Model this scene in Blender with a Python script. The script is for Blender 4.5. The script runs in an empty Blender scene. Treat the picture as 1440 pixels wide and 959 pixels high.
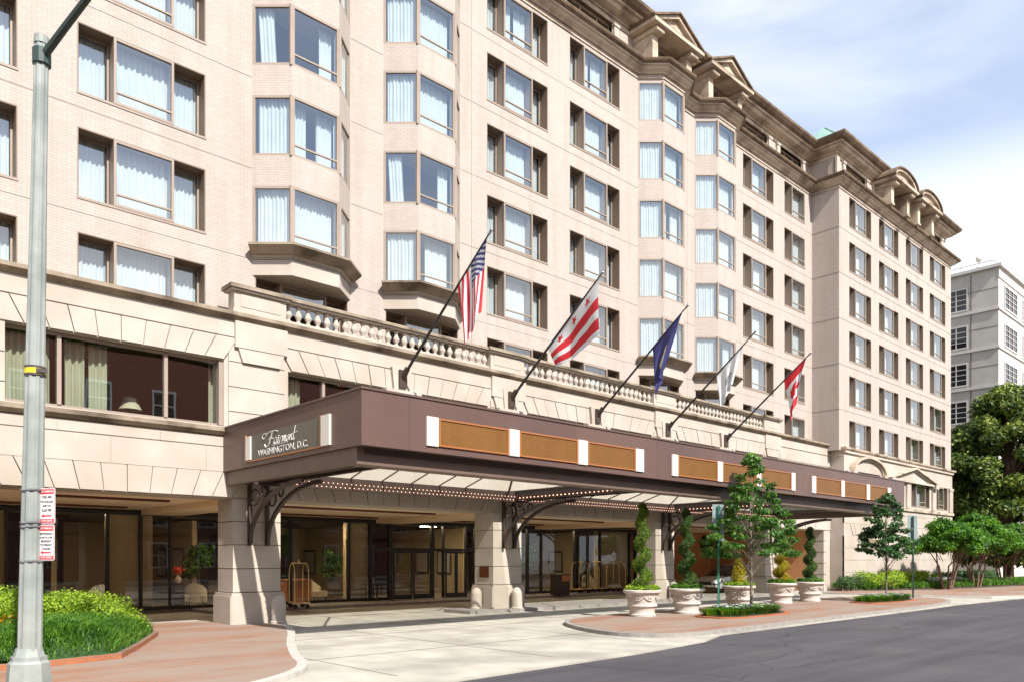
import bpy, bmesh, math, random
import numpy as np
from mathutils import Vector, Matrix, Quaternion
rnd = random.Random(7)
S = bpy.context.scene
COL = S.collection
# ------------------------------------------------------------------ camera, light, exposure
cd = bpy.data.cameras.new('camera'); cam = bpy.data.objects.new('camera', cd); COL.objects.link(cam)
cam.location = (0, 0, 2.0); cam.rotation_euler = (math.radians(90), 0, math.radians(-43))
cd.sensor_width = 36; cd.lens = 36*1094/1440; cd.shift_y = 305.5/1440; cd.clip_start = 0.1; cd.clip_end = 2000
S.camera = cam
SUN = Vector((-0.15, -1.0, 0.98)).normalized()
sl = bpy.data.lights.new('sun', 'SUN'); sl.energy = 4.1; sl.angle = math.radians(0.55); sl.color = (1, 0.965, 0.915)
so = bpy.data.objects.new('sun', sl); so.rotation_euler = SUN.to_track_quat('Z', 'Y').to_euler(); so.location = (0, 0, 60); COL.objects.link(so)
W = bpy.data.worlds.new('World'); S.world = W; W.use_nodes = True
nt = W.node_tree; N = nt.nodes; L = nt.links; N.clear()
sky = N.new('ShaderNodeTexSky'); sky.sky_type = 'NISHITA'; sky.sun_disc = False
sky.sun_elevation = math.asin(SUN.z); sky.sun_rotation = math.atan2(SUN.x, SUN.y); sky.air_density = 1.0; sky.dust_density = 0.6; sky.ozone_density = 1.5
tc = N.new('ShaderNodeTexCoord')
mp = N.new('ShaderNodeMapping'); mp.inputs['Scale'].default_value = (1.0, 1.0, 2.6); mp.inputs['Rotation'].default_value = (0.25, 0.1, 0.5); mp.inputs['Location'].default_value = (0.35, 0.1, 0.2)
nz = N.new('ShaderNodeTexNoise'); nz.inputs['Scale'].default_value = 2.1; nz.inputs['Detail'].default_value = 7; nz.inputs['Roughness'].default_value = 0.52; nz.inputs['Distortion'].default_value = 0.35
cr = N.new('ShaderNodeValToRGB'); cr.color_ramp.elements[0].position = 0.48; cr.color_ramp.elements[1].position = 0.80
cr.color_ramp.elements[0].color = (0.30, 0.30, 0.30, 1); cr.color_ramp.elements[1].color = (1, 1, 1, 1)
sep = N.new('ShaderNodeSeparateXYZ')
low = N.new('ShaderNodeMapRange'); low.interpolation_type = 'SMOOTHSTEP'; low.inputs['From Min'].default_value = 0.33; low.inputs['From Max'].default_value = 0.50; low.inputs['To Min'].default_value = 0.95; low.inputs['To Max'].default_value = 0.0
mx0 = N.new('ShaderNodeMath'); mx0.operation = 'MAXIMUM'
mix = N.new('ShaderNodeMix'); mix.data_type = 'RGBA'; mix.inputs['B'].default_value = (5.3, 5.45, 5.8, 1)
bg = N.new('ShaderNodeBackground'); bg.inputs['Strength'].default_value = 0.125; out = N.new('ShaderNodeOutputWorld')
L.new(tc.outputs['Generated'], mp.inputs['Vector']); L.new(mp.outputs[0], nz.inputs['Vector']); L.new(nz.outputs['Fac'], cr.inputs[0])
L.new(tc.outputs['Generated'], sep.inputs[0]); L.new(sep.outputs['Z'], low.inputs['Value'])
L.new(cr.outputs[0], mx0.inputs[0]); L.new(low.outputs[0], mx0.inputs[1]); L.new(mx0.outputs[0], mix.inputs['Factor'])
L.new(sky.outputs[0], mix.inputs['A']); L.new(mix.outputs['Result'], bg.inputs[0]); L.new(bg.outputs[0], out.inputs[0])
S.view_settings.view_transform = 'Standard'; S.view_settings.look = 'None'; S.view_settings.exposure = 0.93; S.view_settings.gamma = 1.0
S.view_settings.use_curve_mapping = False
S.render.engine = 'CYCLES'
S.cycles.max_bounces = 10; S.cycles.diffuse_bounces = 4; S.cycles.transparent_max_bounces = 16; S.cycles.glossy_bounces = 3
S.cycles.caustics_reflective = False; S.cycles.caustics_refractive = False

# projection helpers used only to read real positions off the survey of the place
CC, SS, F = math.cos(math.radians(47)), math.sin(math.radians(47)), 1094.0
def rr(px): t = (px-720)/F; return (CC+SS*t)/(SS-CC*t)
def XY(px, Y): return rr(px)*Y

# ------------------------------------------------------------------ materials
M = {}
def newmat(name):
    m = bpy.data.materials.new(name); m.use_nodes = True; n = m.node_tree.nodes; b = n['Principled BSDF']; M[name] = m
    return m, m.node_tree, n, m.node_tree.links, b
def noise_mat(name, c1, c2, scale=3.0, rough=0.8, bump=0.0, detail=5, metallic=0.0, c3=None, s2=None, spec=0.4, bscale=None):
    m, t, n, l, b = newmat(name)
    tc = n.new('ShaderNodeTexCoord'); z = n.new('ShaderNodeTexNoise'); z.inputs['Scale'].default_value = scale; z.inputs['Detail'].default_value = detail
    l.new(tc.outputs['Object'], z.inputs['Vector'])
    r = n.new('ShaderNodeValToRGB'); r.color_ramp.elements[0].position = 0.32; r.color_ramp.elements[1].position = 0.68
    r.color_ramp.elements[0].color = (*c1, 1); r.color_ramp.elements[1].color = (*c2, 1); l.new(z.outputs['Fac'], r.inputs[0])
    src = r.outputs[0]
    if c3:
        z2 = n.new('ShaderNodeTexNoise'); z2.inputs['Scale'].default_value = s2 or scale*0.2; z2.inputs['Detail'].default_value = 3; l.new(tc.outputs['Object'], z2.inputs['Vector'])
        r2 = n.new('ShaderNodeValToRGB'); r2.color_ramp.elements[0].position = 0.45; r2.color_ramp.elements[1].position = 0.7; l.new(z2.outputs['Fac'], r2.inputs[0])
        mm = n.new('ShaderNodeMix'); mm.data_type = 'RGBA'; mm.inputs['B'].default_value = (*c3, 1); l.new(src, mm.inputs['A']); l.new(r2.outputs[0], mm.inputs['Factor']); src = mm.outputs['Result']
    l.new(src, b.inputs['Base Color']); b.inputs['Roughness'].default_value = rough; b.inputs['Metallic'].default_value = metallic; b.inputs['Specular IOR Level'].default_value = spec
    if bump:
        zb = n.new('ShaderNodeTexNoise'); zb.inputs['Scale'].default_value = bscale or scale*4; zb.inputs['Detail'].default_value = 6; l.new(tc.outputs['Object'], zb.inputs['Vector'])
        bp = n.new('ShaderNodeBump'); bp.inputs['Strength'].default_value = bump; bp.inputs['Distance'].default_value = 0.02; l.new(zb.outputs['Fac'], bp.inputs['Height']); l.new(bp.outputs[0], b.inputs['Normal'])
    return m
def brick_mat(name, c1, c2, cm, bw, bh, ms, plane='wall', rough=0.85, big=None, bump=0.3, off=0.5, rot=0.0, bias=0.0):
    m, t, n, l, b = newmat(name)
    g = n.new('ShaderNodeNewGeometry'); sp = n.new('ShaderNodeSeparateXYZ'); cb = n.new('ShaderNodeCombineXYZ'); l.new(g.outputs['Position'], sp.inputs[0])
    if plane == 'wall':
        sn = n.new('ShaderNodeSeparateXYZ'); l.new(g.outputs['True Normal'], sn.inputs[0]); a1 = n.new('ShaderNodeMath'); a1.operation = 'MULTIPLY'; l.new(sp.outputs['X'], a1.inputs[0]); l.new(sn.outputs['Y'], a1.inputs[1]); a = n.new('ShaderNodeMath'); a.operation = 'MULTIPLY_ADD'; l.new(sp.outputs['Y'], a.inputs[0]); l.new(sn.outputs['X'], a.inputs[1]); ng = n.new('ShaderNodeMath'); ng.operation = 'MULTIPLY'; ng.inputs[1].default_value = -1; l.new(a1.outputs[0], ng.inputs[0]); l.new(ng.outputs[0], a.inputs[2]); l.new(a.outputs[0], cb.inputs['X']); l.new(sp.outputs['Z'], cb.inputs['Y'])
        vec = cb.outputs[0]
    else:
        l.new(sp.outputs['X'], cb.inputs['X']); l.new(sp.outputs['Y'], cb.inputs['Y']); mp = n.new('ShaderNodeMapping'); mp.inputs['Rotation'].default_value = (0, 0, rot); l.new(cb.outputs[0], mp.inputs[0]); vec = mp.outputs[0]
    k = n.new('ShaderNodeTexBrick'); k.inputs['Scale'].default_value = 1; k.inputs['Brick Width'].default_value = bw; k.inputs['Row Height'].default_value = bh
    k.inputs['Mortar Size'].default_value = ms; k.inputs['Mortar Smooth'].default_value = 0.2; k.offset = off; k.inputs['Bias'].default_value = bias
    k.inputs['Color1'].default_value = (*c1, 1); k.inputs['Color2'].default_value = (*c2, 1); k.inputs['Mortar'].default_value = (*cm, 1); l.new(vec, k.inputs['Vector'])
    src = k.outputs['Color']
    z = n.new('ShaderNodeTexNoise'); z.inputs['Scale'].default_value = 0.45; z.inputs['Detail'].default_value = 6; z.inputs['Roughness'].default_value = 0.6; l.new(g.outputs['Position'], z.inputs['Vector'])
    r = n.new('ShaderNodeValToRGB'); r.color_ramp.elements[0].position = 0.35; r.color_ramp.elements[1].position = 0.7; l.new(z.outputs['Fac'], r.inputs[0])
    r.color_ramp.elements[0].color = (0, 0, 0, 1); r.color_ramp.elements[1].color = (1, 1, 1, 1)
    mm = n.new('ShaderNodeMix'); mm.data_type = 'RGBA'; mm.blend_type = 'MULTIPLY'; mm.inputs['B'].default_value = (*(big or (0.86, 0.84, 0.82)), 1); l.new(src, mm.inputs['A']); l.new(r.outputs[0], mm.inputs['Factor'])
    src = mm.outputs['Result']
    if plane == 'wall':
        ms_ = n.new('ShaderNodeMapping'); ms_.inputs['Scale'].default_value = (2.2, 2.2, 0.16); l.new(g.outputs['Position'], ms_.inputs[0]); zs_ = n.new('ShaderNodeTexNoise'); zs_.inputs['Scale'].default_value = 1; zs_.inputs['Detail'].default_value = 5; l.new(ms_.outputs[0], zs_.inputs['Vector'])
        rs_ = n.new('ShaderNodeValToRGB'); rs_.color_ramp.elements[0].position = 0.45; rs_.color_ramp.elements[1].position = 0.75; l.new(zs_.outputs['Fac'], rs_.inputs[0])
        m2 = n.new('ShaderNodeMix'); m2.data_type = 'RGBA'; m2.blend_type = 'MULTIPLY'; m2.inputs['B'].default_value = (0.90, 0.885, 0.86, 1); l.new(src, m2.inputs['A']); l.new(rs_.outputs[0], m2.inputs['Factor']); src = m2.outputs['Result']
    l.new(src, b.inputs['Base Color']); b.inputs['Roughness'].default_value = rough; b.inputs['Specular IOR Level'].default_value = 0.25
    bp = n.new('ShaderNodeBump'); bp.inputs['Strength'].default_value = bump; bp.inputs['Distance'].default_value = 0.01; bp.invert = True; l.new(k.outputs['Fac'], bp.inputs['Height']); l.new(bp.outputs[0], b.inputs['Normal'])
    return m
def flat(name, c, rough=0.6, metallic=0.0, emit=None, es=0.0, spec=0.5):
    m, t, n, l, b = newmat(name); b.inputs['Base Color'].default_value = (*c, 1); b.inputs['Roughness'].default_value = rough; b.inputs['Metallic'].default_value = metallic; b.inputs['Specular IOR Level'].default_value = spec
    if emit: b.inputs['Emission Color'].default_value = (*emit, 1); b.inputs['Emission Strength'].default_value = es
    return m
def glass_mat(name, tint, base=0.25, rough=0.0, wav=0.0):
    m = bpy.data.materials.new(name); m.use_nodes = True; M[name] = m; n = m.node_tree.nodes; l = m.node_tree.links; n.clear()
    o = n.new('ShaderNodeOutputMaterial'); tr = n.new('ShaderNodeBsdfTransparent'); tr.inputs[0].default_value = (*tint, 1); gl = n.new('ShaderNodeBsdfGlossy'); gl.inputs['Roughness'].default_value = rough; gl.inputs['Color'].default_value = (0.93, 0.97, 1, 1)
    lw = n.new('ShaderNodeLayerWeight'); lw.inputs['Blend'].default_value = 0.5; fr = n.new('ShaderNodeMath'); fr.operation = 'POWER'; fr.inputs[1].default_value = 4.5; l.new(lw.outputs['Facing'], fr.inputs[0]); mr = n.new('ShaderNodeMapRange'); mr.inputs['To Min'].default_value = base; mr.inputs['To Max'].default_value = 1.0
    mx = n.new('ShaderNodeMixShader'); l.new(fr.outputs[0], mr.inputs['Value']); l.new(mr.outputs[0], mx.inputs[0]); l.new(tr.outputs[0], mx.inputs[1]); l.new(gl.outputs[0], mx.inputs[2]); l.new(mx.outputs[0], o.inputs[0])
    if wav:
        g = n.new('ShaderNodeNewGeometry'); z = n.new('ShaderNodeTexNoise'); z.inputs['Scale'].default_value = 0.55; z.inputs['Detail'].default_value = 1; l.new(g.outputs['Position'], z.inputs['Vector'])
        bp = n.new('ShaderNodeBump'); bp.inputs['Strength'].default_value = wav; bp.inputs['Distance'].default_value = 0.05; l.new(z.outputs['Fac'], bp.inputs['Height']); l.new(bp.outputs[0], gl.inputs['Normal'])
    return m
def leaf_mat(name, c1, c2, c3, trans=0.35, scale=1.3):
    m = bpy.data.materials.new(name); m.use_nodes = True; M[name] = m; n = m.node_tree.nodes; l = m.node_tree.links; n.clear()
    o = n.new('ShaderNodeOutputMaterial'); g = n.new('ShaderNodeNewGeometry'); z = n.new('ShaderNodeTexNoise'); z.inputs['Scale'].default_value = scale; z.inputs['Detail'].default_value = 4
    l.new(g.outputs['Position'], z.inputs['Vector'])
    ad = n.new('ShaderNodeMath'); ad.operation = 'MULTIPLY_ADD'; ad.inputs[1].default_value = 0.45; l.new(g.outputs['Random Per Island'], ad.inputs[0])
    sb = n.new('ShaderNodeMath'); sb.operation = 'SUBTRACT'; sb.inputs[1].default_value = 0.22; l.new(z.outputs['Fac'], sb.inputs[0]); l.new(sb.outputs[0], ad.inputs[2])
    r = n.new('ShaderNodeValToRGB'); e = r.color_ramp.elements; e[0].position = 0.25; e[0].color = (*c1, 1); e[1].position = 0.75; e[1].color = (*c3, 1); k = e.new(0.5); k.color = (*c2, 1)
    l.new(ad.outputs[0], r.inputs[0])
    p = n.new('ShaderNodeBsdfPrincipled'); p.inputs['Roughness'].default_value = 0.5; p.inputs['Specular IOR Level'].default_value = 0.35; l.new(r.outputs[0], p.inputs['Base Color'])
    tl = n.new('ShaderNodeBsdfTranslucent'); hs = n.new('ShaderNodeHueSaturation'); hs.inputs['Value'].default_value = 1.5; hs.inputs['Saturation'].default_value = 1.1; l.new(r.outputs[0], hs.inputs['Color']); l.new(hs.outputs[0], tl.inputs[0])
    mx = n.new('ShaderNodeMixShader'); mx.inputs[0].default_value = trans; l.new(p.outputs[0], mx.inputs[1]); l.new(tl.outputs[0], mx.inputs[2]); l.new(mx.outputs[0], o.inputs[0])
    return m
brick_mat('brick', (0.48, 0.422, 0.375), (0.445, 0.385, 0.338), (0.37, 0.322, 0.283), 0.24, 0.08, 0.009, bump=0.25, big=(0.96, 0.94, 0.92))
noise_mat('limestone', (0.44, 0.38, 0.318), (0.495, 0.44, 0.378), 1.3, 0.8, 0.15, c3=(0.40, 0.335, 0.27), s2=0.35, spec=0.2)
noise_mat('limestone_grey', (0.46, 0.40, 0.33), (0.52, 0.46, 0.385), 1.6, 0.8, 0.15, c3=(0.40, 0.35, 0.285), s2=0.8, spec=0.2)
noise_mat('joint', (0.16, 0.13, 0.10), (0.2, 0.16, 0.12), 3, 0.9)
noise_mat('cornice', (0.52, 0.42, 0.31), (0.58, 0.48, 0.37), 1.5, 0.85, 0.2, c3=(0.24, 0.18, 0.13), s2=0.9, spec=0.2)
noise_mat('cornice_dark', (0.10, 0.07, 0.047), (0.19, 0.135, 0.09), 2.5, 0.9, 0.2, c3=(0.25, 0.18, 0.12), s2=0.7, spec=0.15)
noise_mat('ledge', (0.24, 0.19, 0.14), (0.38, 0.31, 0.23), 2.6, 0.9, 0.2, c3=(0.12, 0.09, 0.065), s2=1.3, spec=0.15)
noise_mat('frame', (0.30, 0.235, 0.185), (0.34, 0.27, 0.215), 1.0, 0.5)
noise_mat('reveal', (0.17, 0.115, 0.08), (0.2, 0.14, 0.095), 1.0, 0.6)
flat('dark_metal', (0.02, 0.018, 0.017), 0.4)
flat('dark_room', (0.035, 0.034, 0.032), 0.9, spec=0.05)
noise_mat('curtain', (0.58, 0.59, 0.57), (0.68, 0.68, 0.65), 2, 0.9, spec=0.1)
noise_mat('curtain_tan', (0.50, 0.49, 0.38), (0.58, 0.57, 0.46), 2, 0.9, spec=0.1)
glass_mat('glass', (0.88, 0.95, 0.97), 0.24, wav=0.12)
glass_mat('glass_low', (0.85, 0.90, 0.84), 0.27, wav=0.05)
glass_mat('glass_store', (0.9, 0.9, 0.86), 0.075, wav=0.03)
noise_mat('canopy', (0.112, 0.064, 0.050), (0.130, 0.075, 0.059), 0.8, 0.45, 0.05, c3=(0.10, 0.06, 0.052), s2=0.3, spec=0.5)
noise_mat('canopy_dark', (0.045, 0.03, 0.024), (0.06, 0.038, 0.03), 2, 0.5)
noise_mat('canopy_beam', (0.13, 0.088, 0.066), (0.15, 0.1, 0.078), 2, 0.5)
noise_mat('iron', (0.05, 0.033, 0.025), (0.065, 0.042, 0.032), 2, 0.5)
brick_mat('gold_mesh', (0.25, 0.115, 0.028), (0.215, 0.098, 0.023), (0.14, 0.06, 0.015), 0.045, 0.045, 0.006, bump=0.5, rough=0.45, off=0.0, big=(0.9, 0.88, 0.85))
flat('gold_trim', (0.34, 0.13, 0.045), 0.4)
flat('white_strip', (0.74, 0.68, 0.60), 0.4)
noise_mat('sign_panel', (0.12, 0.105, 0.08), (0.14, 0.125, 0.095), 1, 0.5)
flat('sign_letter', (0.8, 0.78, 0.74), 0.4)
flat('bulb', (0.9, 0.6, 0.4), 0.3, emit=(1, 0.5, 0.32), es=1.6)
flat('lobby_light', (0.9, 0.8, 0.6), 0.3, emit=(1, 0.78, 0.52), es=30.0)
noise_mat('soffit', (0.80, 0.61, 0.40), (0.84, 0.65, 0.44), 0.7, 0.8, spec=0.1)
flat('soffit_trim', (0.10, 0.02, 0.015), 0.6)
noise_mat('ochre_wall', (0.50, 0.24, 0.11), (0.54, 0.27, 0.13), 0.8, 0.8, spec=0.1)
noise_mat('lobby_wall', (0.46, 0.36, 0.21), (0.5, 0.40, 0.24), 0.8, 0.8)
noise_mat('lobby_floor', (0.24, 0.19, 0.14), (0.3, 0.25, 0.19), 1.0, 0.3)
noise_mat('asphalt', (0.062, 0.058, 0.062), (0.08, 0.075, 0.08), 55, 0.85, 0.5, c3=(0.094, 0.086, 0.088), s2=0.22, spec=0.3, bscale=90, detail=8)
_t = M['asphalt'].node_tree; _n = _t.nodes; _l = _t.links; _b = _n['Principled BSDF']; _src = _b.inputs['Base Color'].links[0].from_socket
_g = _n.new('ShaderNodeNewGeometry'); _zd = _n.new('ShaderNodeTexNoise'); _zd.inputs['Scale'].default_value = 0.9; _zd.inputs['Detail'].default_value = 5; _l.new(_g.outputs['Position'], _zd.inputs['Vector'])
_va = _n.new('ShaderNodeMix'); _va.data_type = 'VECTOR'; _va.inputs['Factor'].default_value = 0.35; _l.new(_g.outputs['Position'], _va.inputs['A']); _l.new(_zd.outputs['Color'], _va.inputs['B'])
_v = _n.new('ShaderNodeTexVoronoi'); _v.feature = 'DISTANCE_TO_EDGE'; _v.inputs['Scale'].default_value = 0.32; _l.new(_va.outputs['Result'], _v.inputs['Vector'])
_r = _n.new('ShaderNodeValToRGB'); _r.color_ramp.elements[0].position = 0.0; _r.color_ramp.elements[0].color = (0.55, 0.55, 0.55, 1); _r.color_ramp.elements[1].position = 0.006; _r.color_ramp.elements[1].color = (1, 1, 1, 1); _l.new(_v.outputs['Distance'], _r.inputs[0])
_m = _n.new('ShaderNodeMapping'); _m.inputs['Scale'].default_value = (0.12, 1.6, 1); _l.new(_g.outputs['Position'], _m.inputs[0]); _z = _n.new('ShaderNodeTexNoise'); _z.inputs['Scale'].default_value = 1; _z.inputs['Detail'].default_value = 7; _l.new(_m.outputs[0], _z.inputs['Vector'])
_r2 = _n.new('ShaderNodeValToRGB'); _r2.color_ramp.elements[0].position = 0.35; _r2.color_ramp.elements[0].color = (0.80, 0.79, 0.80, 1); _r2.color_ramp.elements[1].position = 0.68; _r2.color_ramp.elements[1].color = (1.15, 1.13, 1.12, 1); _l.new(_z.outputs['Fac'], _r2.inputs[0])
_x1 = _n.new('ShaderNodeMix'); _x1.data_type = 'RGBA'; _x1.blend_type = 'MULTIPLY'; _x1.inputs['Factor'].default_value = 1; _l.new(_src, _x1.inputs['A']); _l.new(_r.outputs[0], _x1.inputs['B'])
_x2 = _n.new('ShaderNodeMix'); _x2.data_type = 'RGBA'; _x2.blend_type = 'MULTIPLY'; _x2.inputs['Factor'].default_value = 1; _l.new(_x1.outputs['Result'], _x2.inputs['A']); _l.new(_r2.outputs[0], _x2.inputs['B']); _l.new(_x2.outputs['Result'], _b.inputs['Base Color'])
noise_mat('concrete', (0.37, 0.34, 0.285), (0.47, 0.44, 0.37), 1.4, 0.85, 0.25, c3=(0.29, 0.265, 0.225), s2=0.45, spec=0.2, bscale=40)
noise_mat('kerb', (0.25, 0.23, 0.21), (0.33, 0.30, 0.27), 4, 0.85, 0.3, spec=0.2)
noise_mat('kerb_light', (0.40, 0.37, 0.33), (0.48, 0.45, 0.4), 4, 0.85, 0.3, spec=0.2)
brick_mat('paver', (0.36, 0.165, 0.085), (0.29, 0.15, 0.09), (0.17, 0.13, 0.105), 0.22, 0.11, 0.010, plane='floor', bump=0.3, rot=0.0, big=(0.85, 0.88, 0.95))
_t = M['paver'].node_tree; _n = _t.nodes; _l = _t.links; _b = _n['Principled BSDF']; _src = _b.inputs['Base Color'].links[0].from_socket
_g = _n.new('ShaderNodeNewGeometry'); _m = _n.new('ShaderNodeMapping'); _m.inputs['Scale'].default_value = (0.22, 0.75, 1); _m.inputs['Rotation'].default_value = (0, 0, 0.12); _z = _n.new('ShaderNodeTexNoise'); _z.inputs['Scale'].default_value = 1.0; _z.inputs['Detail'].default_value = 5; _z.inputs['Roughness'].default_value = 0.6
_l.new(_g.outputs['Position'], _m.inputs[0]); _l.new(_m.outputs[0], _z.inputs['Vector']); _r = _n.new('ShaderNodeValToRGB'); _r.color_ramp.elements[0].position = 0.38; _r.color_ramp.elements[1].position = 0.54; _l.new(_z.outputs['Fac'], _r.inputs[0])
_x = _n.new('ShaderNodeMix'); _x.data_type = 'RGBA'; _x.inputs['B'].default_value = (0.275, 0.23, 0.19, 1); _q = _n.new('ShaderNodeMath'); _q.operation = 'MULTIPLY'; _q.inputs[1].default_value = 0.68; _l.new(_r.outputs[0], _q.inputs[0]); _l.new(_q.outputs[0], _x.inputs['Factor']); _l.new(_src, _x.inputs['A']); _l.new(_x.outputs['Result'], _b.inputs['Base Color'])
brick_mat('paver_edge', (0.45, 0.15, 0.06), (0.38, 0.13, 0.06), (0.25, 0.17, 0.12), 0.2, 0.07, 0.008, bump=0.4)
noise_mat('soil', (0.05, 0.035, 0.025), (0.09, 0.065, 0.045), 9, 0.95, 0.4)
noise_mat('grey_stone', (0.41, 0.38, 0.33), (0.47, 0.44, 0.385), 0.8, 0.85, 0.1, spec=0.2)
noise_mat('white_stone', (0.50, 0.47, 0.43), (0.56, 0.53, 0.49), 0.8, 0.85, 0.1, spec=0.2)
noise_mat('copper_green', (0.22, 0.36, 0.31), (0.3, 0.44, 0.38), 2, 0.6)
noise_mat('pole_paint', (0.27, 0.29, 0.265), (0.34, 0.36, 0.33), 3.5, 0.55, 0.1, c3=(0.19, 0.22, 0.20), s2=1.4)
noise_mat('dark_green_paint', (0.03, 0.05, 0.045), (0.04, 0.065, 0.055), 3, 0.5)
noise_mat('post_green', (0.03, 0.16, 0.10), (0.04, 0.2, 0.13), 3, 0.5)
noise_mat('sign_back', (0.22, 0.30, 0.29), (0.28, 0.36, 0.34), 3, 0.5, metallic=0.2)
flat('sign_white', (0.80, 0.76, 0.74), 0.4); flat('sign_red', (0.62, 0.02, 0.035), 0.4); flat('sign_black', (0.06, 0.05, 0.05), 0.5)
flat('flag_red', (0.62, 0.02, 0.03), 0.7); flat('flag_white', (0.75, 0.75, 0.74), 0.7); flat('flag_navy', (0.028, 0.026, 0.12), 0.7); flat('flag_gold', (0.6, 0.45, 0.1), 0.7); flat('flag_grey', (0.25, 0.27, 0.28), 0.7)
flat('black_pole', (0.03, 0.026, 0.026), 0.35); flat('steel', (0.4, 0.4, 0.42), 0.3, 0.8)
noise_mat('pot', (0.50, 0.45, 0.40), (0.58, 0.53, 0.47), 5, 0.8, 0.3, c3=(0.43, 0.37, 0.32), s2=2)
noise_mat('bark', (0.13, 0.10, 0.075), (0.22, 0.175, 0.13), 7, 0.9, 0.5)
noise_mat('bark_red', (0.16, 0.09, 0.07), (0.25, 0.15, 0.11), 7, 0.9, 0.5)
flat('brass', (0.8, 0.62, 0.33), 0.35, 0.6); flat('cart_carpet', (0.35, 0.12, 0.05), 0.9)
flat('car_silver', (0.55, 0.56, 0.57), 0.25, 0.3); flat('car_glass', (0.015, 0.018, 0.02), 0.05); flat('tyre', (0.02, 0.02, 0.02), 0.8); flat('headlamp', (0.85, 0.88, 0.9), 0.1); flat('wood_dark', (0.05, 0.025, 0.018), 0.4)
flat('leather_orange', (0.5, 0.19, 0.07), 0.5); flat('cloth_cream', (0.65, 0.58, 0.45), 0.8); flat('bronze_plaque', (0.16, 0.055, 0.025), 0.4, 0.5)
noise_mat('red_brick', (0.26, 0.10, 0.07), (0.31, 0.125, 0.09), 3, 0.9); flat('white_paint', (0.7, 0.7, 0.68), 0.6); flat('lens', (0.7, 0.65, 0.55), 0.2)
flat('petal_yellow', (0.80, 0.55, 0.03), 0.6); flat('petal_orange', (0.75, 0.3, 0.05), 0.6); flat('petal_white', (0.8, 0.8, 0.82), 0.6); flat('petal_violet', (0.33, 0.28, 0.5), 0.6); flat('flower_red', (0.7, 0.08, 0.03), 0.6)
flat('tag_yellow', (0.75, 0.55, 0.02), 0.5)
leaf_mat('leaf_lime', (0.10, 0.19, 0.014), (0.22, 0.34, 0.022), (0.35, 0.46, 0.035), 0.3, 2.5)
leaf_mat('blade_green', (0.035, 0.10, 0.014), (0.085, 0.21, 0.025), (0.20, 0.36, 0.05), 0.35, 2.6)
leaf_mat('leaf_maple', (0.03, 0.085, 0.015), (0.07, 0.17, 0.028), (0.16, 0.29, 0.05), 0.35, 1.5)
leaf_mat('leaf_maple_dark', (0.022, 0.06, 0.018), (0.05, 0.115, 0.033), (0.11, 0.2, 0.06), 0.3, 1.5)
leaf_mat('leaf_bright', (0.035, 0.10, 0.02), (0.08, 0.2, 0.02), (0.16, 0.32, 0.03), 0.4, 0.8)
leaf_mat('leaf_magnolia', (0.022, 0.055, 0.01), (0.08, 0.135, 0.02), (0.27, 0.31, 0.06), 0.2, 0.7)
leaf_mat('leaf_topiary', (0.035, 0.08, 0.01), (0.10, 0.18, 0.02), (0.22, 0.30, 0.03), 0.25, 4)
leaf_mat('leaf_topiary_dark', (0.02, 0.055, 0.012), (0.05, 0.10, 0.02), (0.11, 0.18, 0.03), 0.25, 4)
leaf_mat('leaf_gold', (0.16, 0.16, 0.01), (0.34, 0.28, 0.015), (0.5, 0.38, 0.03), 0.3, 4)

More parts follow.
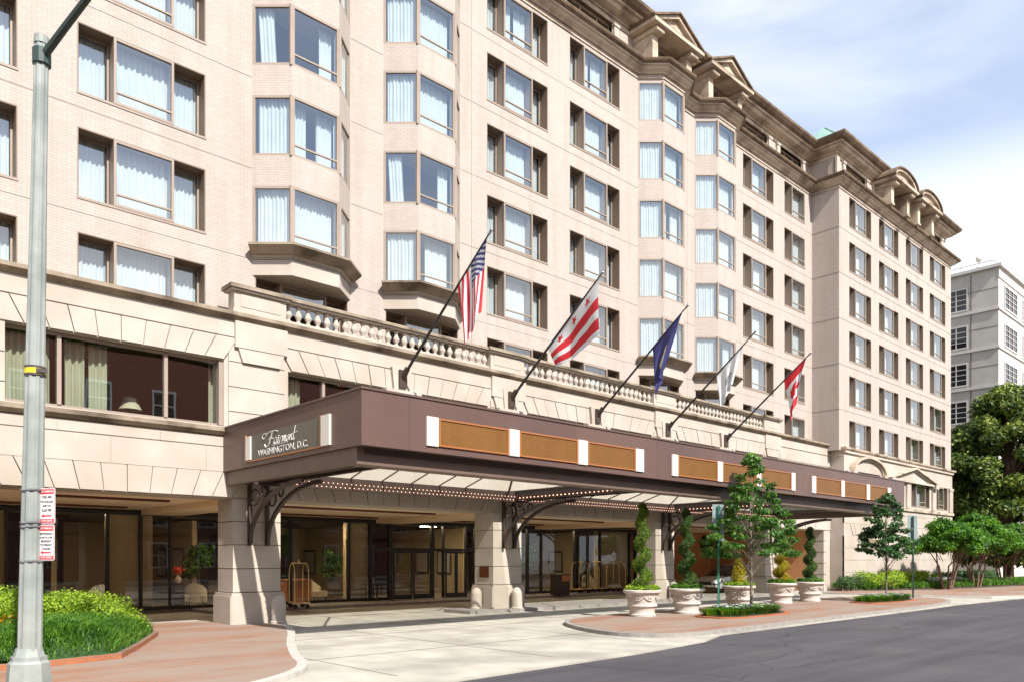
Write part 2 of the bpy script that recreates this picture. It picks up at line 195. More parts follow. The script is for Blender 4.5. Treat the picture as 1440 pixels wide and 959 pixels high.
# ------------------------------------------------------------------ mesh builder
class MB:
    def __init__(s): s.v = []; s.f = []; s.m = []
    def add(s, vs, fs, mi=0):
        o = len(s.v); s.v += [tuple(p) for p in vs]; s.f += [tuple(i+o for i in f) for f in fs]; s.m += [mi]*len(fs); return s
    def box(s, x0, x1, y0, y1, z0, z1, mi=0):
        x0, x1 = sorted((x0, x1)); y0, y1 = sorted((y0, y1)); z0, z1 = sorted((z0, z1))
        return s.add([(x0,y0,z0),(x1,y0,z0),(x1,y1,z0),(x0,y1,z0),(x0,y0,z1),(x1,y0,z1),(x1,y1,z1),(x0,y1,z1)],
                     [(0,3,2,1),(4,5,6,7),(0,1,5,4),(1,2,6,5),(2,3,7,6),(3,0,4,7)], mi)
    def prism(s, pts, z0, z1, mi=0):      # plan polygon (ccw) extruded in z
        n = len(pts); return s.add([(x,y,z0) for x,y in pts]+[(x,y,z1) for x,y in pts], [tuple(reversed(range(n))), tuple(range(n,2*n))]+[(i,(i+1)%n,n+(i+1)%n,n+i) for i in range(n)], mi)
    def elev(s, pts, y0, y1, mi=0):       # elevation polygon (x,z) extruded in y
        n = len(pts); return s.add([(x,y0,z) for x,z in pts]+[(x,y1,z) for x,z in pts], [tuple(range(n)), tuple(reversed(range(n,2*n)))]+[(i,n+i,n+(i+1)%n,(i+1)%n) for i in range(n)], mi)
    def seg(s, A, B, s0, s1, t0, t1, z0, z1, mi=0):   # box along plan segment A->B, s in metres along, t inward (left of A->B)
        A = Vector(A); B = Vector(B); d = (B-A); Ln = d.length; d /= Ln; nrm = Vector((-d.y, d.x))
        if s1 <= 0: s1 = Ln+s1
        P = [A+d*s0+nrm*t0, A+d*s1+nrm*t0, A+d*s1+nrm*t1, A+d*s0+nrm*t1]
        return s.prism([(p.x,p.y) for p in P], z0, z1, mi)
    def tube(s, pts, rad, n=8, mi=0, caps=True):
        pts = [Vector(p) for p in pts]; rad = rad if hasattr(rad, '__len__') else [rad]*len(pts)
        o = len(s.v); up = Vector((0,0,1)); prev = None
        for i, p in enumerate(pts):
            d = (pts[min(i+1,len(pts)-1)]-pts[max(i-1,0)]).normalized()
            if prev is None: a = d.cross(up) if abs(d.dot(up)) < 0.95 else d.cross(Vector((1,0,0)))
            else: a = prev-d*prev.dot(d)
            a.normalize(); prev = a; b = d.cross(a)
            for k in range(n):
                th = 2*math.pi*k/n; s.v.append(tuple(p+(a*math.cos(th)+b*math.sin(th))*rad[i]))
        for i in range(len(pts)-1):
            for k in range(n): s.f.append((o+i*n+k, o+i*n+(k+1)%n, o+(i+1)*n+(k+1)%n, o+(i+1)*n+k)); s.m.append(mi)
        if caps:
            s.f.append(tuple(o+k for k in reversed(range(n)))); s.f.append(tuple(o+(len(pts)-1)*n+k for k in range(n))); s.m += [mi, mi]
        return s
    def lathe(s, prof, n=24, c=(0,0,0), mi=0, sx=1, sy=1):
        o = len(s.v)
        for r, z in prof:
            for k in range(n): th = 2*math.pi*k/n; s.v.append((c[0]+r*math.cos(th)*sx, c[1]+r*math.sin(th)*sy, c[2]+z))
        for i in range(len(prof)-1):
            for k in range(n): s.f.append((o+i*n+k, o+i*n+(k+1)%n, o+(i+1)*n+(k+1)%n, o+(i+1)*n+k)); s.m.append(mi)
        s.f.append(tuple(o+k for k in reversed(range(n)))); s.f.append(tuple(o+(len(prof)-1)*n+k for k in range(n))); s.m += [mi, mi]
        return s
    def sweep(s, path, prof, mi=0):       # plan path with building on the left; profile (outward, z) closed polygon
        P = [Vector(p) for p in path]; n = len(prof); o = len(s.v)
        for i, p in enumerate(P):
            ns = []
            if i > 0: d = (P[i]-P[i-1]).normalized(); ns.append(Vector((d.y, -d.x)))
            if i < len(P)-1: d = (P[i+1]-P[i]).normalized(); ns.append(Vector((d.y, -d.x)))
            m = sum(ns, Vector((0,0))); m.normalize(); m /= max(0.3, m.dot(ns[0]))
            for q, z in prof: s.v.append((p.x+m.x*q, p.y+m.y*q, z))
        for i in range(len(P)-1):
            for k in range(n): s.f.append((o+i*n+k, o+(i+1)*n+k, o+(i+1)*n+(k+1)%n, o+i*n+(k+1)%n)); s.m.append(mi)
        s.f.append(tuple(o+k for k in range(n))); s.f.append(tuple(o+(len(P)-1)*n+k for k in reversed(range(n)))); s.m += [mi, mi]
        return s
    def ball(s, c, r, n=6, k=4, mi=0):
        prof = [(max(0.001, math.sin(math.pi*i/k))*r, -math.cos(math.pi*i/k)*r) for i in range(k+1)]
        return s.lathe(prof, n, c, mi)
    def mesh(s, name, mats, smooth=False, fix=True):
        me = bpy.data.meshes.new(name); me.from_pydata(s.v, [], s.f)
        for m in (mats if isinstance(mats, (list, tuple)) else [mats]): me.materials.append(M[m] if isinstance(m, str) else m)
        if any(s.m): me.polygons.foreach_set('material_index', s.m)
        if fix:
            bm = bmesh.new(); bm.from_mesh(me); bmesh.ops.recalc_face_normals(bm, faces=bm.faces); bm.to_mesh(me); bm.free()
        if smooth:
            me.polygons.foreach_set('use_smooth', [True]*len(me.polygons)); me.set_sharp_from_angle(angle=math.radians(42))
        me.update(); return me
def link(name, me, parent=None, loc=(0,0,0), rz=0.0):
    o = bpy.data.objects.new(name, me); COL.objects.link(o); o.location = loc; o.rotation_euler = (0, 0, rz)
    if parent: o.parent = parent
    return o
def ob(name, mb, mats, parent=None, loc=(0,0,0), rz=0.0, smooth=False):
    return link(name, mb.mesh(name, mats, smooth), parent, loc, rz)
def tag(o, label, cat, group=None):
    o['label'] = label; o['category'] = cat
    if group: o['group'] = group
    return o
def thing(name, label, cat, loc=(0,0,0), rz=0.0, group=None):
    return tag(link(name, None, None, loc, rz), label, cat, group)
def struct(name, mb, mats, kind='structure'):
    o = ob(name, mb, mats); o['kind'] = kind; return o
def copy_tree(o, parent=None):
    c = o.copy(); COL.objects.link(c); c.parent = parent
    for ch in list(o.children): copy_tree(ch, c)
    return c
def text_mesh(s, size, ext=0.004, shear=0.0, sx=1.0, bold=0.0):
    cu = bpy.data.curves.new('lettering', 'FONT'); cu.body = s; cu.size = size; cu.extrude = ext; cu.shear = shear; cu.align_x = 'CENTER'; cu.align_y = 'CENTER'; cu.offset = bold
    cu.resolution_u = 2
    o = bpy.data.objects.new('lettering', cu); COL.objects.link(o); dg = bpy.context.evaluated_depsgraph_get()
    me = bpy.data.meshes.new_from_object(o.evaluated_get(dg)); bpy.data.objects.remove(o)
    for v in me.vertices: v.co.x *= sx
    return me

# leaves: many small folded diamonds as one mesh
def leaf_mesh(name, P, Nn, size, mat, seed=1, aspect=0.55, jitter=0.9):
    g = np.random.default_rng(seed); n = len(P); P = np.asarray(P, float)
    nrm = np.asarray(Nn, float)+g.normal(0, jitter, (n,3)); nrm /= np.linalg.norm(nrm, axis=1)[:,None]+1e-9
    a = np.cross(nrm, g.normal(0,1,(n,3))); a /= np.linalg.norm(a, axis=1)[:,None]+1e-9; b = np.cross(nrm, a)
    sz = size*g.uniform(0.6, 1.35, (n,1))
    V = np.empty((n,4,3)); V[:,0] = P-a*sz; V[:,1] = P+b*sz*aspect+nrm*sz*0.12; V[:,2] = P+a*sz; V[:,3] = P-b*sz*aspect+nrm*sz*0.12
    V = V.reshape(-1,3); idx = np.arange(n)[:,None]*4
    Fc = np.concatenate([idx+np.array([0,1,2]), idx+np.array([0,2,3])], axis=1).reshape(-1)
    me = bpy.data.meshes.new(name); me.vertices.add(n*4); me.vertices.foreach_set('co', V.reshape(-1)); me.loops.add(n*6); me.loops.foreach_set('vertex_index', Fc)
    me.polygons.add(n*2); me.polygons.foreach_set('loop_start', np.arange(n*2)*3); me.polygons.foreach_set('loop_total', np.full(n*2, 3)); me.materials.append(M[mat]); me.update(); me.validate(); return me
def clumps(cl, per, seed=1, shell=0.5, ns=0.12):      # cl: (x,y,z,rx,ry,rz); points near each clump's shell
    g = np.random.default_rng(seed); P = []; Q = []
    for (x,y,z,rx,ry,rz) in cl:
        k = max(8, int(per*(rx*ry+ry*rz+rx*rz)/3)); d = g.normal(0,1,(k,3)); d /= np.linalg.norm(d, axis=1)[:,None]
        r = (shell+(1-shell)*g.random((k,1)))*(1+ns*g.normal(0,1,(k,1))); P.append(np.array([x,y,z])+d*r*np.array([rx,ry,rz])); Q.append(d+np.array([0,0,0.5]))
    return np.concatenate(P), np.concatenate(Q)
def blades(name, P, h, mat, seed=1, w=0.012, lean=0.5):
    g = np.random.default_rng(seed); n = len(P); P = np.asarray(P,float); th = g.uniform(0, 2*math.pi, n); dx = np.stack([np.cos(th), np.sin(th), np.zeros(n)], 1); sd = np.stack([-np.sin(th), np.cos(th), np.zeros(n)], 1)
    H = h*g.uniform(0.6, 1.2, (n,1)); up = np.array([0,0,1.0]); ln = lean*g.uniform(0.2, 1, (n,1))
    V = np.empty((n,5,3)); V[:,0] = P-sd*w; V[:,1] = P+sd*w; V[:,2] = P+sd*w+up*H*0.65+dx*H*ln*0.45; V[:,3] = P-sd*w+up*H*0.65+dx*H*ln*0.45; V[:,4] = P+up*H*0.85+dx*H*ln*1.2
    V = V.reshape(-1,3); idx = np.arange(n)[:,None]*5
    Fc = np.concatenate([idx+np.array([0,1,2]), idx+np.array([0,2,3]), idx+np.array([3,2,4])], axis=1).reshape(-1)
    me = bpy.data.meshes.new(name); me.vertices.add(n*5); me.vertices.foreach_set('co', V.reshape(-1)); me.loops.add(n*9); me.loops.foreach_set('vertex_index', Fc)
    me.polygons.add(n*3); me.polygons.foreach_set('loop_start', np.arange(n*3)*3); me.polygons.foreach_set('loop_total', np.full(n*3,3)); me.materials.append(M[mat]); me.update(); me.validate(); return me

# ================================================================== GROUND
b = MB(); b.add([(-400,-400,-0.22),(700,-400,-0.22),(700,700,-0.22),(-400,700,-0.22)], [(0,1,2,3)]); struct('ground', b, 'concrete')
b = MB(); b.prism([(-150,-4),(300,-4),(300,11.9),(50,11.8),(46,11.9),(39,12.15),(36,12.05),(19,11.85),(17.2,11.2),(14,10.8),(8,10.5),(4,10.6),(-150,10.6)], -0.218, -0.14); struct('road', b, 'asphalt')
b = MB(); b.prism([(-150,-12),(300,-12),(300,-4.01),(-150,-4.01)], -0.219, 0.0); struct('far_pavement', b, 'kerb_light')
# drive: pale concrete slabs in front of and under the arcade
DR = [(-8,10.62),(4,10.61),(8,10.51),(14,10.81),(17.2,11.21),(19,11.86),(36,12.06),(39,12.16),(46,11.91),(46,21.9),(49.2,22.4),(49.2,31.4),(-8,31.4)]
b = MB(); b.prism(DR, -0.21, -0.105); struct('driveway', b, 'concrete')
b = MB()
for x in range(8, 46, 4): b.box(x, x+0.025, 11.6, 31.3, -0.102, -0.1005)
for y in (14.6, 18.4, 21.9, 26.2, 29.0): b.box(2, 46, y, y+0.025, -0.1, -0.098)
struct('driveway_joint', b, 'joint')
b = MB(); b.prism([(-150,10.62),(-8.02,10.62),(-8.02,31),(-150,31)], -0.21, 0.0); struct('pavement', b, 'kerb_light')
def arc(cx, cy, r, a0, a1, n=8): return [(cx+r*math.cos(math.radians(a0+(a1-a0)*i/n)), cy+r*math.sin(math.radians(a0+(a1-a0)*i/n))) for i in range(n+1)]
def inset_poly(P, d):
    out = []; n = len(P)
    for i in range(n):
        a = Vector(P[i-1]); p = Vector(P[i]); c = Vector(P[(i+1)%n]); u = (p-a).normalized(); v = (c-p).normalized()
        nn = Vector((-u.y,u.x))+Vector((-v.y,v.x)); nn.normalize(); k = d/max(0.4, nn.dot(Vector((-u.y,u.x)))); q = p+nn*k; out.append((q.x,q.y))
    return out
def chaikin(P, n=2):
    for _ in range(n):
        Q = []
        for i in range(len(P)):
            a, c = P[i], P[(i+1)%len(P)]; Q += [(a[0]*0.75+c[0]*0.25, a[1]*0.75+c[1]*0.25), (a[0]*0.25+c[0]*0.75, a[1]*0.25+c[1]*0.75)]
        P = Q
    return P
# left brick plaza with pale kerb
PL = [(-8,11.2),(2,11.1),(4.6,11.5)]+[(5.9,12.1),(6.9,12.9),(7.45,13.8),(7.7,14.6)]+[(8.9,17.2),(10.2,19.6),(11.5,22.6),(11.5,24.4),(8.5,25.6),(3,26.2),(-8,26.2)]
PL = chaikin(PL); b = MB(); b.prism(PL, -0.2, 0.0); struct('kerb', b, 'kerb_light')
b = MB(); b.prism(inset_poly(PL, 0.2), -0.1, 0.006); struct('brick_pavement', b, 'paver')
# island with pots
IS = [(16.4,13.6),(16.9,12.4),(18.2,11.95),(22,12.0),(30,12.1),(37,12.2),(40.5,12.7),(42.8,13.8),(43.4,15.4),(42.8,17.2),(40,18.2),(30,18.2),(22,18.1),(19.4,17.9),(18.0,17.0),(16.9,15.2)]
IS = chaikin(IS); b = MB(); b.prism(IS, -0.2, 0.0); struct('island_kerb', b, 'kerb')
b = MB(); b.prism(inset_poly(IS, 0.17), -0.1, 0.006); struct('island_brick_pavement', b, 'paver')
# right pavement (brick) and planting bed soil
RP = [(45.5,22.0),(45.8,16),(47.0,12.9),(50,11.8),(120,12.3),(120,24.5),(70.5,24.5),(70.5,22.1),(47.6,22.1)]
b = MB(); b.prism(RP, -0.2, -0.02); struct('right_kerb', b, 'kerb_light')
b = MB(); b.prism(inset_poly(RP, 0.3), -0.1, -0.014); struct('right_brick_pavement', b, 'paver')
BED = [(48,22.0),(50.5,20.3),(54.5,18.5),(61,17.2),(69,16.3),(80,15.8),(95,16.5),(95,23.0),(72,23.0),(70.6,21.95)]
b = MB(); b.prism(BED, -0.01, 0.07); struct('planting_bed_soil', b, 'soil')
# raised kerb that carries the columns, and walk along the storefront
b = MB(); b.prism([(18.9,22.6),(19.3,22.35),(43.4,22.35),(43.4,24.45),(19.3,24.45),(18.9,24.2)], -0.12, 0.02); struct('column_kerb', b, 'kerb')
b = MB(); b.box(11.8, 41, 29.3, 31.5, -0.12, 0.02); struct('entrance_step', b, 'kerb')

# ================================================================== HOTEL
HL = Vector((25, 24, 0))
hotel = thing('hotel_building', 'large cream brick hotel with stacked bay windows and a long maroon entrance canopy', 'hotel', tuple(HL))
def H(name, mb, mats, smooth=False): return ob(name, mb, mats, hotel, tuple(-HL), 0, smooth)
def HW(name, me, at): return link(name, me, hotel, tuple(Vector(at)-HL))
XR = 49.4; XE = 70.1; YT = 24.0; Y2 = 22.2; YP = 23.0
ROWS = [25.65-2.92*i for i in range(6)]      # window heads
WH = 1.95
COLS = [('w',-4.05),('w',0.92),('w',5.9),('b',10.96),('b',15.95),('w',20.98),('w',25.96),('b',30.93),('b',35.85),('w',40.8),('j',45.7)]
T2 = [50.9, 55.65, 60.5, 65.35]
def wall_open(mb, x0, x1, z0, z1, y, ops, t=0.12, mi=0):
    xs = sorted({x0, x1, *[max(x0,min(x1,v)) for o in ops for v in o[:2]]}); zs = sorted({z0, z1, *[max(z0,min(z1,v)) for o in ops for v in o[2:]]})
    for i in range(len(xs)-1):
        run = None
        for j in range(len(zs)-1):
            cx, cz = (xs[i]+xs[i+1])/2, (zs[j]+zs[j+1])/2
            hole = any(o[0] < cx < o[1] and o[2] < cz < o[3] for o in ops)
            if not hole:
                if run is None: run = zs[j]
            if (hole or j == len(zs)-2) and run is not None:
                zt = zs[j] if hole else zs[j+1]
                mb.add([(xs[i],y,run),(xs[i+1],y,run),(xs[i+1],y,zt),(xs[i],y,zt)], [(0,1,2,3)], mi); run = None
ops = []
for k, x in COLS:
    for i, zt in enumerate(ROWS):
        if k == 'w': ops.append((x, x+3.55, zt-WH, zt))
        if k == 'j': ops.append((x, x+2.7, zt-WH, zt))
        if k == 'b': ops.append((x+0.1, x+3.5, zt-WH, zt))
b = MB(); wall_open(b, -12, XR, 9.0, 26.4, YT, ops)
ops2 = [(x, x+3.45, zt-WH, zt) for x in T2 for zt in ROWS]
wall_open(b, XR, XE, 9.0, 26.4, Y2, ops2)
b.add([(XR,YT,9.0),(XR,Y2,9.0),(XR,Y2,26.4),(XR,YT,26.4)], [(0,1,2,3)])
b.add([(XE,Y2,0),(XE,46,0),(XE,46,26.4),(XE,Y2,26.4)], [(0,1,2,3)])
b.add([(-12,YT,0),(-12,46,0),(-12,46,28.4),(-12,YT,28.4)], [(0,1,2,3)])
b.add([(-12,46,0),(XE,46,0),(XE,46,28.4),(-12,46,28.4)], [(0,1,2,3)])
me = b.mesh('brick_wall', 'brick', fix=False); HW('brick_wall', me, (0,0,0))
# thin floor-line courses in the brickwork and movement joints
b = MB()
for i in range(6):
    z = ROWS[i]-WH-0.42
    xs = [-12]+sum([[x+(3.62 if k == 'b' else 3.55)*0-0.02, x+3.62] for k, x in COLS if k == 'b'], [])+[XR]
    for a, c in zip(xs[0::2], xs[1::2]): b.box(a, c, YT-0.008, YT+0.01, z, z+0.014)
    b.box(XR-0.012, XR+0.01, Y2, YT, z, z+0.022); b.box(XR, XE, Y2-0.012, Y2+0.01, z, z+0.022)
for x in (20.15, 35.15, 49.25): b.box(x, x+0.02, YT-0.006, YT+0.01, 9.5, 25.4)
noise_mat('brick_joint', (0.24,0.195,0.17), (0.3,0.25,0.22), 3, 0.9); H('brick_course', b, 'brick_joint')
# inner rooms: floors and back walls that close the building behind its glass
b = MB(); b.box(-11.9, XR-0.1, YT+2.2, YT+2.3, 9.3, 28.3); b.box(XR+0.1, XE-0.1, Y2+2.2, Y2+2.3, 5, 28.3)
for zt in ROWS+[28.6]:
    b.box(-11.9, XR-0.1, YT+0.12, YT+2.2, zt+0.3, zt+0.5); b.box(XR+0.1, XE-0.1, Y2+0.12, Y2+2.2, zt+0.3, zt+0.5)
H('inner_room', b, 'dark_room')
# --- three-part window: recessed side lights and a flush box light with hopper
def win_frame(w, cx0, cx1, hgt=WH, dep=0.45, left=True, right=True):
    m = MB()
    # lining (reveal colour index 1)
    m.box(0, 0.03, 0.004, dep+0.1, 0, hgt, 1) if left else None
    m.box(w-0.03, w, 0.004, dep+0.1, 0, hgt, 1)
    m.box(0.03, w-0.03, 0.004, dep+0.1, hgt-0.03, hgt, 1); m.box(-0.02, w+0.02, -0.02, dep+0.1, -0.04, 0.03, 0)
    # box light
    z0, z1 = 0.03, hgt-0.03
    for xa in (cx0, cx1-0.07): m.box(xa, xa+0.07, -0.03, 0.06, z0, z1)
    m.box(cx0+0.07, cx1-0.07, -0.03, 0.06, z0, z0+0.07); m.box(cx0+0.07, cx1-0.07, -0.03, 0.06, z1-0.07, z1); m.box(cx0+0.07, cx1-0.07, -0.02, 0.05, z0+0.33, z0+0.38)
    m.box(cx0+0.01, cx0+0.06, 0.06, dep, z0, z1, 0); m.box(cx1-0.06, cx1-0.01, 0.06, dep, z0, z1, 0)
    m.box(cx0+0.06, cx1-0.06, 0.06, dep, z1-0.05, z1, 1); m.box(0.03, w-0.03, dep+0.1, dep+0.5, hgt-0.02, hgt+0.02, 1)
    for a, c in ([(0.03, cx0)] if left else [])+([(cx1, w-0.03)] if right else []):
        m.box(a, a+0.05, dep, dep+0.06, z0, z1); m.box(c-0.05, c, dep, dep+0.06, z0, z1); m.box(a+0.05, c-0.05, dep, dep+0.06, z0, z0+0.06); m.box(a+0.05, c-0.05, dep, dep+0.06, z1-0.06, z1)
    return m.mesh('window', ['frame', 'reveal'])
def win_glass(w, cx0, cx1, hgt=WH, dep=0.45, left=True, right=True, nm='glass_pane', mat='glass'):
    m = MB(); m.add([(cx0+0.06,0.02,0.06),(cx1-0.06,0.02,0.06),(cx1-0.06,0.02,hgt-0.06),(cx0+0.06,0.02,hgt-0.06)], [(0,1,2,3)])
    for a, c in ([(0.05, cx0-0.03)] if left else [])+([(cx1+0.03, w-0.05)] if right else []):
        m.add([(a,dep+0.03,0.06),(c,dep+0.03,0.06),(c,dep+0.03,hgt-0.06),(a,dep+0.03,hgt-0.06)], [(0,1,2,3)])
    return m.mesh(nm, mat, fix=False)
def drape(m, A, B, z0, z1, amp=0.035, wl=0.14, ph=0.0, lean=0.0):
    A = Vector(A); B = Vector(B); d = B-A; Ln = d.length; n = max(4, int(Ln/0.03)); d /= Ln; nr = Vector((-d.y, d.x)); o = len(m.v)
    for i in range(n+1):
        s_ = Ln*i/n; q = amp*math.sin(2*math.pi*s_/wl+ph)+amp*0.5*math.sin(2*math.pi*s_/(wl*2.7)+ph*2); p = A+d*s_+nr*q
        for z, kk in ((z0, 1), (z1, 0)): m.v.append((p.x+lean*kk*d.x, p.y+lean*kk*d.y, z))
    for i in range(n): m.f.append((o+2*i, o+2*i+2, o+2*i+3, o+2*i+1)); m.m.append(0)
def curtains(w, cx0, cx1, var, seed, hgt=WH, dep=0.45, left=True, right=True, mat='curtain'):
    m = MB(); r = random.Random(seed); top = hgt-0.04
    y = 0.40; a, c = cx0+0.10, cx1-0.10; ph = r.random()*6
    if var == 0: drape(m, (a,y), (c,y), 0.05, top, 0.03, 0.13, ph)
    elif var == 1: drape(m, (a,y), (a+(c-a)*0.4,y), 0.05, top, 0.035, 0.11, ph); drape(m, (c-(c-a)*0.45,y), (c,y), 0.05, top, 0.035, 0.12, ph)
    elif var == 2: drape(m, (c-(c-a)*0.33,y), (c,y), 0.05, top, 0.03, 0.1, ph)
    elif var == 3: drape(m, (a,y), (c-0.25,y), 0.05, top, 0.03, 0.15, ph)
    elif var == 4: drape(m, (a,y), (c,y), 0.05, top, 0.03, 0.16, ph, 0.12)
    y = dep+0.16
    if left and var != 2: drape(m, (0.06,y), (cx0-0.05,y), 0.05, top, 0.03, 0.12, ph)
    elif left: drape(m, (0.06,y), (0.06+0.5*(cx0),y), 0.05, top, 0.03, 0.12, ph)
    if right: drape(m, (cx1+0.05,y), (w-0.08,y), 0.05, top, 0.03, 0.13, ph)
    me = m.mesh('curtain', mat, fix=False); me.polygons.foreach_set('use_smooth', [True]*len(me.polygons)); return me
for nm, arg in (('w', (3.55, 0.93, 2.6)), ('j', (2.7, 0.93, 2.66)), ('t', (3.45, 0.9, 2.55))):
    kw = dict(right=False) if nm == 'j' else {}
    fm = win_frame(*arg, **kw); gm = win_glass(*arg, **kw); cm = [curtains(*arg, v, 11*v+len(nm), **kw) for v in range(5)]
    for x, Yf in ([(x, YT) for k, x in COLS if k == nm] if nm != 't' else [(x, Y2) for x in T2]):
        if x < 0: rows = ROWS[2:]
        else: rows = ROWS
        for zt in rows:
            o = HW('window', fm, (x, Yf, zt-WH)); link('glass_pane', gm, o); link('curtain', cm[rnd.choice([0,0,0,1,1,3,4,2,0])], o)
# --- bays
BP = [(0,0),(0.94,-0.87),(2.66,-0.87),(3.6,0)]
def bay_frame():
    m = MB(); z0, z1 = 0, WH
    for i in range(3):
        A, B = BP[i], BP[i+1]; Ln = (Vector(B)-Vector(A)).length
        m.seg(A, B, 0.0, 0.09, 0, 0.09, z0, z1); m.seg(A, B, Ln-0.09, Ln, 0, 0.09, z0, z1)
        m.seg(A, B, 0.09, Ln-0.09, 0.0, 0.08, z0, z0+0.08); m.seg(A, B, 0.09, Ln-0.09, 0.0, 0.08, z1-0.08, z1)
        if i == 1: m.seg(A, B, 0.09, Ln-0.09, 0.01, 0.07, z0+0.36, z0+0.41)
    m.box(0.94-0.07, 0.94+0.02, -0.885, -0.80, z0, z1); m.box(2.66-0.02, 2.66+0.07, -0.885, -0.80, z0, z1)
    return m.mesh('bay_window', 'frame')
def bay_glass():
    m = MB()
    for i in range(3):
        A, B = Vector(BP[i]), Vector(BP[i+1]); d = (B-A).normalized(); n = Vector((-d.y, d.x)); a = A+d*0.08+n*0.04; c = B-d*0.08+n*0.04
        m.add([(a.x,a.y,0.07),(c.x,c.y,0.07),(c.x,c.y,WH-0.07),(a.x,a.y,WH-0.07)], [(0,1,2,3)])
    return m.mesh('glass_pane', 'glass', fix=False)
def bay_curtain(v):
    m = MB(); z1 = WH-0.03; ph = v*1.3
    A = (0.22,0.04); B = (1.02,-0.68); C_ = (2.58,-0.68); D = (3.38,0.04)
    if v != 2: drape(m, A, B, 0.03, z1, 0.03, 0.13, ph)
    else: drape(m, A, (0.6,-0.3), 0.03, z1, 0.03, 0.12, ph, 0.1)
    if v in (0, 4): drape(m, (1.05,-0.5), (2.55,-0.5), 0.03, z1, 0.03, 0.12, ph)
    elif v == 1: drape(m, (1.05,-0.5), (1.6,-0.5), 0.03, z1, 0.03, 0.12, ph); drape(m, (2.0,-0.5), (2.55,-0.5), 0.03, z1, 0.03, 0.1, ph)
    elif v == 2: drape(m, (2.1,-0.5), (2.55,-0.5), 0.03, z1, 0.03, 0.1, ph)
    else: drape(m, (1.5,-0.5), (2.55,-0.5), 0.03, z1, 0.03, 0.12, ph)
    drape(m, C_, D, 0.03, z1, 0.03, 0.13, ph)
    me = m.mesh('curtain', 'curtain', fix=False); me.polygons.foreach_set('use_smooth', [True]*len(me.polygons)); return me
bf, bgm, bcs = bay_frame(), bay_glass(), [bay_curtain(v) for v in range(5)]
pick = {3:[0,4,2,1,0], 4:[0,0,0,2,3], 7:[0,3,1,0,1], 8:[0,0,0,3,1]}
for ci, (k, x) in enumerate(COLS):
    if k != 'b': continue
    W3 = [(x+p[0], YT+p[1]) for p in BP]
    zb = ROWS[4]-WH; PB = [(x,YT+0.3),(x,YT),(x+BP[1][0],YT+BP[1][1]),(x+BP[2][0],YT+BP[2][1]),(x+3.6,YT),(x+3.6,YT+0.3)]
    for i in range(5):
        zt = ROWS[i]; o = HW('bay_window', bf, (x, YT, zt-WH)); link('glass_pane', bgm, o); link('curtain', bcs[pick[ci][i]], o)
        lo = zt-WH; nxt = ROWS[i+1] if i < 4 else None
        if i < 4: sp = MB(); sp.prism(PB, nxt, lo); H('bay_spandrel', sp, 'brick')
    sp = MB(); sp.prism(PB, ROWS[0], 26.35)
    H('bay_wall', sp, 'brick')
    cb = MB(); full = [(x-0.02,YT+0.02)]+[(x+0.94,YT-0.87),(x+2.66,YT-0.87)]+[(x+3.62,YT+0.02)]
    cb.sweep(W3, [(-0.3,zb-0.13),(0.10,zb-0.30),(0.16,zb-0.30),(0.42,zb-0.09),(0.42,zb-0.02),(-0.3,zb)], 1)
    cb.prism([W3[0],W3[1],W3[2],W3[3]], zb-0.30, zb-0.125, 0)
    cb.sweep(W3, [(-0.2,zb-0.36),(0.03,zb-0.36),(0.08,zb-0.302),(-0.2,zb-0.302)], 0)
    cb.prism(W3, zb-0.92, zb-0.365, 0); cb.sweep(W3, [(-0.1,zb-0.43),(0.012,zb-0.43),(0.012,zb-0.41),(-0.1,zb-0.41)], 2)
    H('bay_corbel', cb, ['limestone', 'ledge', 'joint'])
    # flat window below the corbel
    fm = win_frame(3.4, 0.85, 2.55); o = HW('window', fm, (x+0.1, YT, ROWS[5]-WH)); link('glass_pane', win_glass(3.4, 0.85, 2.55, mat='glass_low'), o)
# --- cornices
def bumpy(x0, x1, ins=0.0):
    P = [(x0, YT)]
    for k, x in COLS:
        if k == 'b' and x > x0: P += [(x,YT),(x+0.94,YT-0.87),(x+2.66,YT-0.87),(x+3.6,YT)]
    return P+[(x1,YT)]
path = bumpy(-12, XR)+[(XR,Y2),(XE,Y2),(XE,46)]
b = MB(); b.sweep(path, [(-0.05,25.78),(0.05,25.78),(0.05,25.84),(0.02,25.86),(-0.05,25.86)], 0)
b.sweep(path, [(-0.1,26.0),(0.10,26.0),(0.14,26.06),(0.30,26.14),(0.36,26.24),(-0.1,26.24)], 0)
b.sweep(path, [(-0.1,26.243),(0.44,26.243),(0.46,26.29),(-0.1,26.29)], 0); b.sweep(path, [(-0.1,26.293),(0.46,26.293),(0.58,26.38),(0.62,26.46),(0.62,26.50),(-0.5,26.56),(-0.5,26.293)], 1)
H('lower_cornice', b, ['cornice', 'cornice_dark'])
YA = YT+0.35; YA2 = Y2+0.35
pathA = [(-12,YA),(XR+0.35,YA),(XR+0.35,YA2),(XE-0.35,YA2),(XE-0.35,45)]
b = MB(); b.sweep(pathA, [(-0.6,28.22),(0.12,28.22),(0.12,28.32),(0.45,28.42),(0.55,28.58),(-0.6,28.58)], 0)
b.sweep(pathA, [(-0.6,28.583),(0.66,28.583),(0.70,28.66),(-0.6,28.66)], 0); b.sweep(pathA, [(-0.6,28.663),(0.70,28.663),(0.86,28.76),(1.0,28.92),(1.02,29.05),(-0.6,29.1)], 1)
b.sweep(pathA, [(-0.15,27.98),(0.05,27.98),(0.05,28.2),(-0.15,28.2)], 0)
H('upper_cornice', b, ['cornice', 'cornice_dark'])
b = MB(); b.prism([(-12,YA-0.5),(XR-0.1,YA-0.5),(XR-0.1,YA2-0.5),(XE,YA2-0.5),(XE,46),(-12,46)], 29.11, 29.2); H('roof', b, 'cornice_dark')
